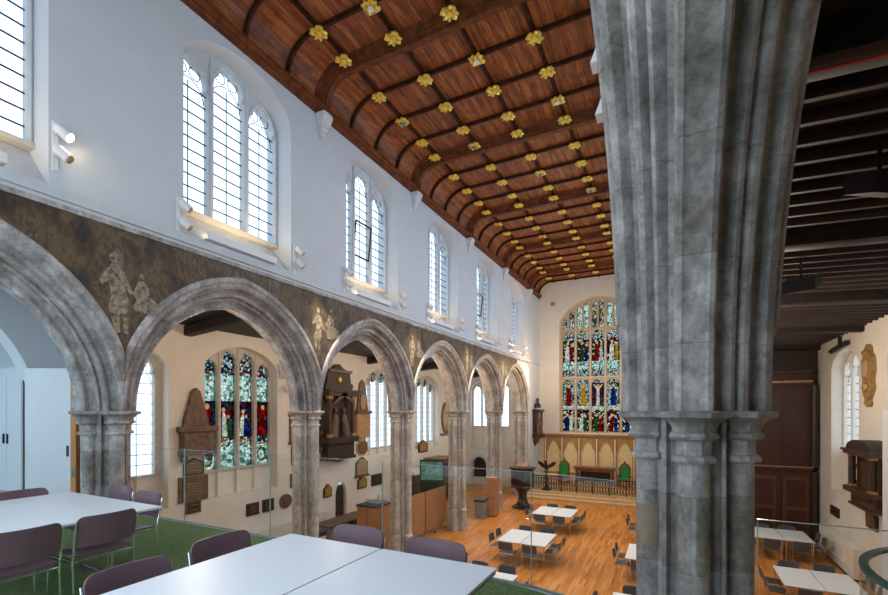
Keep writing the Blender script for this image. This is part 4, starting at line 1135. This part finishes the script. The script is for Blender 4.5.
t = thing('copy_machine', 'beige office machine with dark lid at the left end of the desk', 'machine', (-11.4, 11.9, 0))
MB().box(-.4, .4, -.45, .45, 0.05, .9).build('body', cream, t); MB().box(-.42, .42, -.47, .47, .9, 1.05).build('lid', black_metal, t); MB().box(-.38, .38, -.43, .43, 0, .05).build('skirting', black_metal, t)
def display(label, x, y, z, w, h, mat, rz):
    t = thing('display_screen', label, 'screen', (x, y, 0), rz)
    MB().box(-w/2, w/2, -.03, .03, z, z + h).build('bezel', black_metal, t)
    MB().box(-w/2 + .06, w/2 - .06, -.036, -.03, z + h*.38, z + h - .08).build('glass_face', mat, t)
    MB().box(-.05, .05, -.03, .03, .05, z).build('stand', black_metal, t)
    MB().box(-w*.3, w*.3, -.3, .3, 0, .05).build('foot', black_metal, t)
dx_, dz_ = on_y(432, 464, 18.6); display('large black display screen with painted teal reflection above the long wood screen', dx_, 18.6, 1.5, 1.15, 1.5, simple('teal_reflection', (.18, .42, .42), .2, var=.5, scale=5), math.radians(20))  # teal face colour paints a window reflected in the balustrade glass
t = thing('grey_bin', 'grey office bin between the last two clear pillars', 'bin', (-8.5, 20.7, 0)); MB().loft([[(-.25*s, -.25*s, z), (.25*s, -.25*s, z), (.25*s, .25*s, z), (-.25*s, .25*s, z)] for s, z in ((.85, 0), (1, .85))]).build('body', grey_plastic, t); MB().box(-.27, .27, -.27, .27, .85, .93).build('lid', black_metal, t)
t = thing('tall_oak_cabinet', 'narrow tall light wood cabinet beside the fifth pillar', 'cabinet', (-8.15, 21.4, 0)); MB().box(-.25, .25, -.25, .25, .05, 1.95).build('body', oak, t); MB().box(-.2, .2, -.2, .2, 0, .05).build('plinth', black_metal, t); MB().box(-.24, .24, -.26, -.25, .93, .95).build('door_gap', brown_wood, t)
t = thing('wooden_dresser', 'brown wooden cupboard behind the fourth pillar under a cartouche', 'cupboard', (-12.6, 24.3, 0)); MB().box(-.6, .6, -.9, .9, 0, 2.4).build('body', brown_wood, t); MB().box(-.66, .66, -.95, .95, 2.4, 2.5).build('cornice', brown_wood, t); MB().box(.6, .63, -.8, -.05, .2, 2.2).box(.6, .63, .05, .8, .2, 2.2).build('door', panel_wood, t)
t = thing('dark_cupboard', 'black low cupboard with pale top left of the brown wooden cupboard', 'cupboard', (-12.7, 21.4, 0)); MB().box(-.5, .5, -.9, .9, 0, 1.9).build('body', black_wood, t); MB().box(-.55, .55, -.95, .95, 1.9, 2.05).build('top', cream, t)

# ================================================================ pulpit, lectern, rail, altar
t = thing('pulpit', 'dark carved octagonal pulpit left of the altar rail', 'pulpit', (-7.35, 23.9, 0))
MB().lathe([(.55, 0), (.55, .12), (.42, .18), (.3, .3), (.22, .6), (.25, .85), (.5, 1.08), (.66, 1.15)], n=8, a0=PI/8).build('stem', black_wood, t)
MB().lathe([(.64, 1.15), (.66, 1.2), (.62, 1.25), (.62, 2.1), (.7, 2.16), (.72, 2.24)], n=8, a0=PI/8).build('drum', black_wood, t)
m = MB()
for i in range(8):
    a = PI/8 + PI/4*(i + .5) ; ca, sa = math.cos(a), math.sin(a); 
    m.loft([[(.585*ca - w_*sa, .585*sa + w_*ca, z), (.61*ca - w_*sa, .61*sa + w_*ca, z), (.61*ca + w_*sa, .61*sa - w_*ca, z), (.585*ca + w_*sa, .585*sa - w_*ca, z)] for w_, z in ((.16, 1.35), (.16, 2.0))])
m.build('carved_panel', panel_wood, t)
MB().loft([[(-.3, -.2, 2.24), (.3, -.2, 2.24), (.3, .15, 2.42), (-.3, .15, 2.42)], [(-.3, -.2, 2.29), (.3, -.2, 2.29), (.3, .15, 2.47), (-.3, .15, 2.47)]]).build('book_rest', brown_wood, t)
t = thing('eagle_lectern', 'dark eagle lectern with spread wings left of the altar', 'lectern', (-7.0, 27.7, .42))
MB().lathe([(.3, 0), (.3, .08), (.12, .15), (.07, .4), (.1, .7), (.06, .9), (.12, 1.15)], n=12).build('stem', black_wood, t)
m = MB(); m.tube([(0, .15, 1.2), (0, 0, 1.4), (0, -.12, 1.62), (0, -.16, 1.74)], [.06, .14, .08, .06], 10); m.ball((0, -.2, 1.78), .07, .09, .07)
for s in (-1, 1): m.loft([[(s*.05, y_, z) for y_, z in ((.0, 1.3), (.05, 1.3), (.05, 1.5), (.0, 1.5))], [(s*.35, y_ + .08, z) for y_, z in ((.0, 1.42), (.04, 1.42), (.04, 1.72), (.0, 1.72))], [(s*.55, y_ + .12, z) for y_, z in ((.0, 1.6), (.03, 1.6), (.03, 1.75), (.0, 1.75))]])
m.build('eagle', black_wood, t)
t = thing('altar_rail', 'low black iron openwork altar rail across the chancel step', 'altar rail', (FN, 27.4, .42))
W = FS - FN
MB().box(.2, W - .1, -.03, .03, .88, .93).box(.2, W - .1, -.015, .015, .06, .09).build('handrail', black_metal, t)
for i in range(9):
    x = .25 + (W - .4)*i/8; MB().box(x - .03, x + .03, -.025, .025, 0, 1.0).build('post', black_metal, t)
m = MB()
for i in range(46):
    x = .3 + (W - .5)*i/46
    m.tube([(x + .11, 0, .08), (x + .11, 0, .88)], .018, 5)
    m.tube([(x + .08*math.cos(q), 0, .30 + .17*math.sin(q)) for q in [2*PI*j/10 for j in range(11)]], .022, 4)
    m.tube([(x + .08*math.cos(q), 0, .66 + .15*math.sin(q)) for q in [2*PI*j/10 for j in range(11)]], .022, 4)
m.build('scrollwork', simple('bronzed_iron', (.10, .05, .03), .4, metal=.5, var=.6, scale=9), t)
t = thing('altar_table', 'long brown wooden altar table between two green chairs', 'altar', (EWC, 29.2, .75))
MB().box(-1.25, 1.25, -.4, .4, .98, 1.06).build('top', brown_wood, t); MB().box(-1.15, 1.15, -.35, .35, .8, .98).build('apron', brown_wood, t)
for sx in (-1, 1):
    for sy in (-1, 1): MB().lathe([(.06, 0), (.07, .2), (.05, .3), (.08, .5), (.05, .7), (.06, .8)], sx*1.05, sy*.28, 0, 10).build('leg', brown_wood, t)
MB().box(-.9, .9, .2, .24, .15, .75).build('back_panel', black_wood, t)
def throne(label, x):
    t = thing('green_armchair', label, 'chair', (x, 28.95, .75), 0, 'green sanctuary chairs')
    MB().plate(lambda a, b, c: (a, .22 + c, b), [[(-.32, .4), (.32, .4), (.34, 1.1), (.22, 1.3), (.08, 1.4), (0, 1.56), (-.08, 1.4), (-.22, 1.3), (-.34, 1.1)]], 0, .06).build('back_frame', brown_wood, t)
    MB().plate(lambda a, b, c: (a, .16 + c, b), [pointed(0, .22, .5, 1.05, 1.28, 6)], 0, .06).build('back_cushion', green_fabric, t)
    MB().box(-.28, .28, -.28, .2, .42, .52).build('seat_cushion', green_fabric, t)
    MB().box(-.32, .32, -.3, .25, .34, .42).build('seat_frame', brown_wood, t)
    for sx in (-1, 1):
        MB().box(sx*.3 - .03, sx*.3 + .03, -.28, .24, .68, .73).box(sx*.3 - .03, sx*.3 + .03, -.28, -.22, .42, .68).build('armrest', brown_wood, t)
        for y_ in (-.26, .2): MB().box(sx*.28 - .03, sx*.28 + .03, y_ - .03, y_ + .03, 0, .34).build('leg', brown_wood, t)
throne('green upholstered carved chair left of the altar table', EWC - 1.85); throne('green upholstered carved chair right of the altar table', EWC + 1.75)
# panelled reredos
t = thing('reredos', 'pale panelled wooden reredos with pointed arches below the east window', 'panelling', (EWC, EY, .42))
W2 = 3.62; zt_ = 3.2
MB().box(-W2, W2, -.06, 0, 0, zt_).build('back_boards', simple('cream_oak', (.80, .63, .34), .6, var=.08, scale=4), t)
MB().box(-W2, W2, -.2, 0, zt_, zt_ + .1).box(-W2, W2, -.26, 0, zt_ + .1, zt_ + .17).build('cornice', oak2, t)
for i in range(7):
    x = -3.3 + 1.1*i; 
    MB().box(x - .09, x + .09, -.16, -.06, 0, zt_).build('post', simple('pinkish_oak', (.36, .17, .10), .5), t)
    MB().box(x - .035, x + .035, -.19, -.16, 0, zt_ - .1).build('post_strip', simple('pale_strip', (.85, .72, .5), .5), t)
    if i < 6:
        c0, c1 = x + .09, x + 1.01; mid = (c0 + c1)/2
        MB().plate(lambda a, b, c: (a, -.06 - c, b), [[(c0, zt_), (c0, zt_ - .95), (c0 + .05, zt_ - .95), (mid - .2, zt_ - .45), (mid, zt_ - .25), (mid + .2, zt_ - .45), (c1 - .05, zt_ - .95), (c1, zt_ - .95), (c1, zt_)]], 0, .06).build('arched_head', oak2, t)
        m = MB(); m.box(c0, c1, -.11, -.06, .75, .85)
        m.build('rail', oak2, t)
o = MB().box(0, .3, -.03, 0, 0, .25).build('wall_box', grey_plastic); o.location = (-7.35 + .0, EY, H + 7.05); tag(o, 'small grey box high on the wall left of the east window', 'box')

# ================================================================ south aisle: dark panelled screen
t = thing('panelled_screen', 'tall dark mahogany panelled screen closing the right aisle', 'panelling', (0, 23.2, 0))
x0, x1 = SX + HW, SA - .25; zt_ = H + 1.55
MB().box(x0, x1, 0, .2, 0, zt_).build('back_boards', panel_wood, t)
m = MB(); m.box(x0, x1, -.18, .1, zt_ - .5, zt_ - .38).box(x0, x1, -.28, .1, zt_, zt_ + .12).box(x0, x1, -.12, 0, 2.85, 2.98)
m.build('cornice', panel_wood, t)
MB().box(x0, x1, -.20, -.1, zt_ - .38, zt_ - .30).build('gilt_moulding', gold_dull, t); MB().box(x0, x1, -.15, -.12, 2.98, 3.02).build('gilt_moulding', gold_dull, t)
n = 4; ww = (x1 - x0)/n
for i in range(n):
    a0, a1 = x0 + ww*i + .12, x0 + ww*(i + 1) - .12
    for (z0_, z1_) in ((3.2, 4.6), (4.75, zt_ - .6)):
        MB().box(a0, a1, -.04, 0, z0_, z1_).box(a0 + .08, a1 - .08, -.06, -.04, z0_ + .08, z1_ - .08).build('panel', panel_wood, t)
    d = MB().box(a0, a1, -.05, 0, .1, 2.6).build('door', simple('door_mahogany', (.12, .04, .02), .4, var=.3) if i != 1 else black_wood, t)
    MB().box(a0 + .1, a1 - .1, -.065, -.05, .3, 1.2).box(a0 + .1, a1 - .1, -.065, -.05, 1.35, 2.45).build('raised_panel', panel_wood, d)
MB().tube([(x1 + .08, -.05, 0), (x1 + .08, -.05, 2.8)], .1, 12).build('column', black_wood, t)
MB().tube([(x1 + .08, -.05, 3.0), (x1 + .08, -.05, zt_ - .5)], .13, 12).build('carved_column', black_wood, t)
MB().box(x0 - .05, SA + .02, .25, .35, 0, SAT + .35).build('dark_backing', black_wood, t)  # black sheet added to darken the space above the screen
# gilded finial on top of the screen
t2 = thing('screen_finial', 'dim gilded urn on top of the dark panelled screen', 'ornament', (2.2, 23.1, zt_ + .12))
MB().lathe([(.32, 0), (.25, .25), (.12, .45), (.15, .55), (.34, .8), (.36, 1.0), (.2, 1.15), (.1, 1.2)], n=14).build('urn', gold_dull, t2)
for i, (p, rz, l) in enumerate((((1.95, 6.35, H + 2.35), .6, 'black projector box under the dark roof at the right edge'), ((2.1, 10.4, H + 2.3), -.5, 'black tilted box hanging from the dark roof right of the big pillar'))):
    t = thing('ceiling_speaker', l, 'speaker', p, rz, 'black boxes under the dark roof')
    MB().loft([[(-.26, -.16, z), (.26, -.16, z), (.26, .16, z + .12), (-.26, .16, z + .12)] for z in (-.12, .10)]).build('cabinet', black_metal, t)
    MB().tube([(0, 0, .1), (0, 0, H + 2.92 - p[2])], .02, 8).build('hanger', black_metal, t)
# black spotlight bar on the right aisle wall
y_, z_ = on_x(842, 346, SA); t = thing('spotlight_bar', 'black tubular projector on bracket above the right aisle window', 'spotlight', (SA, y_, z_))
MB().tube([(-.12, -.9, 0), (-.12, .7, -.1)], .09, 12).build('tube_body', black_metal, t); MB().box(-.12, 0, -.02, .02, 0, .35).build('bracket', black_metal, t)
o = MB().box(3.20, 3.7, 9.9, 10.3, 0, H + .02).build('white_enclosure', white_paint); tag(o, 'plain white boxed column standing at the far right edge', 'enclosure')

# ================================================================ light
def area(name, loc, rot, sx, sy, e, col):
    l = bpy.data.lights.new(name, 'AREA'); l.shape = 'RECTANGLE'; l.size = sx; l.size_y = sy; l.energy = e; l.color = col
    o = bpy.data.objects.new(name, l); C.objects.link(o); o.location = loc; o.rotation_euler = rot; return o
def point(name, loc, e, col, r=.15):
    l = bpy.data.lights.new(name, 'POINT'); l.energy = e; l.color = col; l.shadow_soft_size = r
    o = bpy.data.objects.new(name, l); C.objects.link(o); o.location = loc; return o
def spot(name, loc, tgt, e, col, ang=70, r=.08):
    l = bpy.data.lights.new(name, 'SPOT'); l.energy = e; l.color = col; l.spot_size = math.radians(ang); l.spot_blend = .6; l.shadow_soft_size = r
    o = bpy.data.objects.new(name, l); C.objects.link(o); o.location = loc
    o.rotation_euler = (Vector(tgt) - Vector(loc)).to_track_quat('-Z', 'Y').to_euler(); return o
COOL = (.64, .81, 1.0); WARM = (1.0, .74, .46)
# daylight through the west window and the clerestory of the south side
area('west_window_daylight', (CX, WY + .05, H + 1.9), (math.radians(72), 0, PI), 5.6, 6.5, 900, COOL)
for k in range(6):
    area('south_clerestory_daylight', (FS - .1, bay_y[k], H + 5.6), (0, math.radians(90 - 20), PI*0), 2.2, 2.4, 15 if k < 2 else 110, COOL)
    area('north_clerestory_daylight', (FN + .03, bay_y[k], H + 5.4), (0, -math.radians(70), 0), 2.0, 2.2, 0, COOL) if False else None
l_ = area('gallery_table_fill', (-2.4, .4, H + 5.5), (0, 0, 0), 3.5, 2.5, 42, (.70, .85, 1.0)); l_.data.spread = math.radians(75)  # added overhead fill that brightens the gallery tables, not a real source
area('gallery_aisle_fill', (NA + 1.0, WY + .2, H + .4), (math.radians(90), 0, PI), 2.6, 2.6, 260, (.62, .82, 1.0))  # added cool fill for the cupboard end, standing for an unseen aisle window
for k in range(2, 7):
    spot('nave_spot_lamp', (FN + .3, pier_y[k] , H + 3.6), (CX, pier_y[k] - .5 if k < 6 else 25, 0), 900, (1, .87, .72), 85)
for k in range(1, 6):
    point('north_aisle_lamp', (NX - HW - .5, bay_y[k], H + 1.9), 125, (1, .83, .64), .2)
    point('south_aisle_lamp', (SX + HW + .9, bay_y[k] + 1, H + 1.2), 250 if 1 < k < 4 else 8, (1, .84, .66), .2)
point('chancel_lamp', (CX - 2, 26.5, H + 2.5), 200, WARM, .3)
point('chancel_lamp', (CX + 2, 26.5, H + 2.5), 200, WARM, .3)
for k in range(0, 6):
    area('trough_uplight', (FN - .03, bay_y[k], H + 3.45), (PI, math.radians(-25), 0), .06, 1.5, 5, (1, .72, .42))
for k in range(1, 6):
    area('ceiling_uplight', (CX, bay_y[k], H + 4.4), (PI, 0, 0), 3.0, 3.0, 0, (1, .85, .68)) if False else None

w = bpy.data.worlds.new('sky'); bpy.context.scene.world = w; w.use_nodes = True
bg = w.node_tree.nodes['Background']; bg.inputs[0].default_value = (.80, .91, 1, 1); bg.inputs[1].default_value = 2.4

cam = bpy.data.cameras.new('camera'); co = bpy.data.objects.new('camera', cam); C.objects.link(co)
co.location = (0, 0, H); co.rotation_euler = (PI/2, 0, YAW)
cam.sensor_width = 36; cam.lens = FP/888*36; cam.shift_y = 113.5/888; cam.clip_start = .05; cam.clip_end = 200
sc = bpy.context.scene; sc.camera = co
sc.view_settings.view_transform = 'Standard'; sc.view_settings.look = 'None'; sc.view_settings.gamma = 1; sc.view_settings.exposure = 0
sc.view_settings.use_curve_mapping = False
sc.cycles.use_denoising = True; sc.cycles.max_bounces = 8; sc.cycles.diffuse_bounces = 4; sc.cycles.transparent_max_bounces = 16
sc.cycles.sample_clamp_indirect = 6
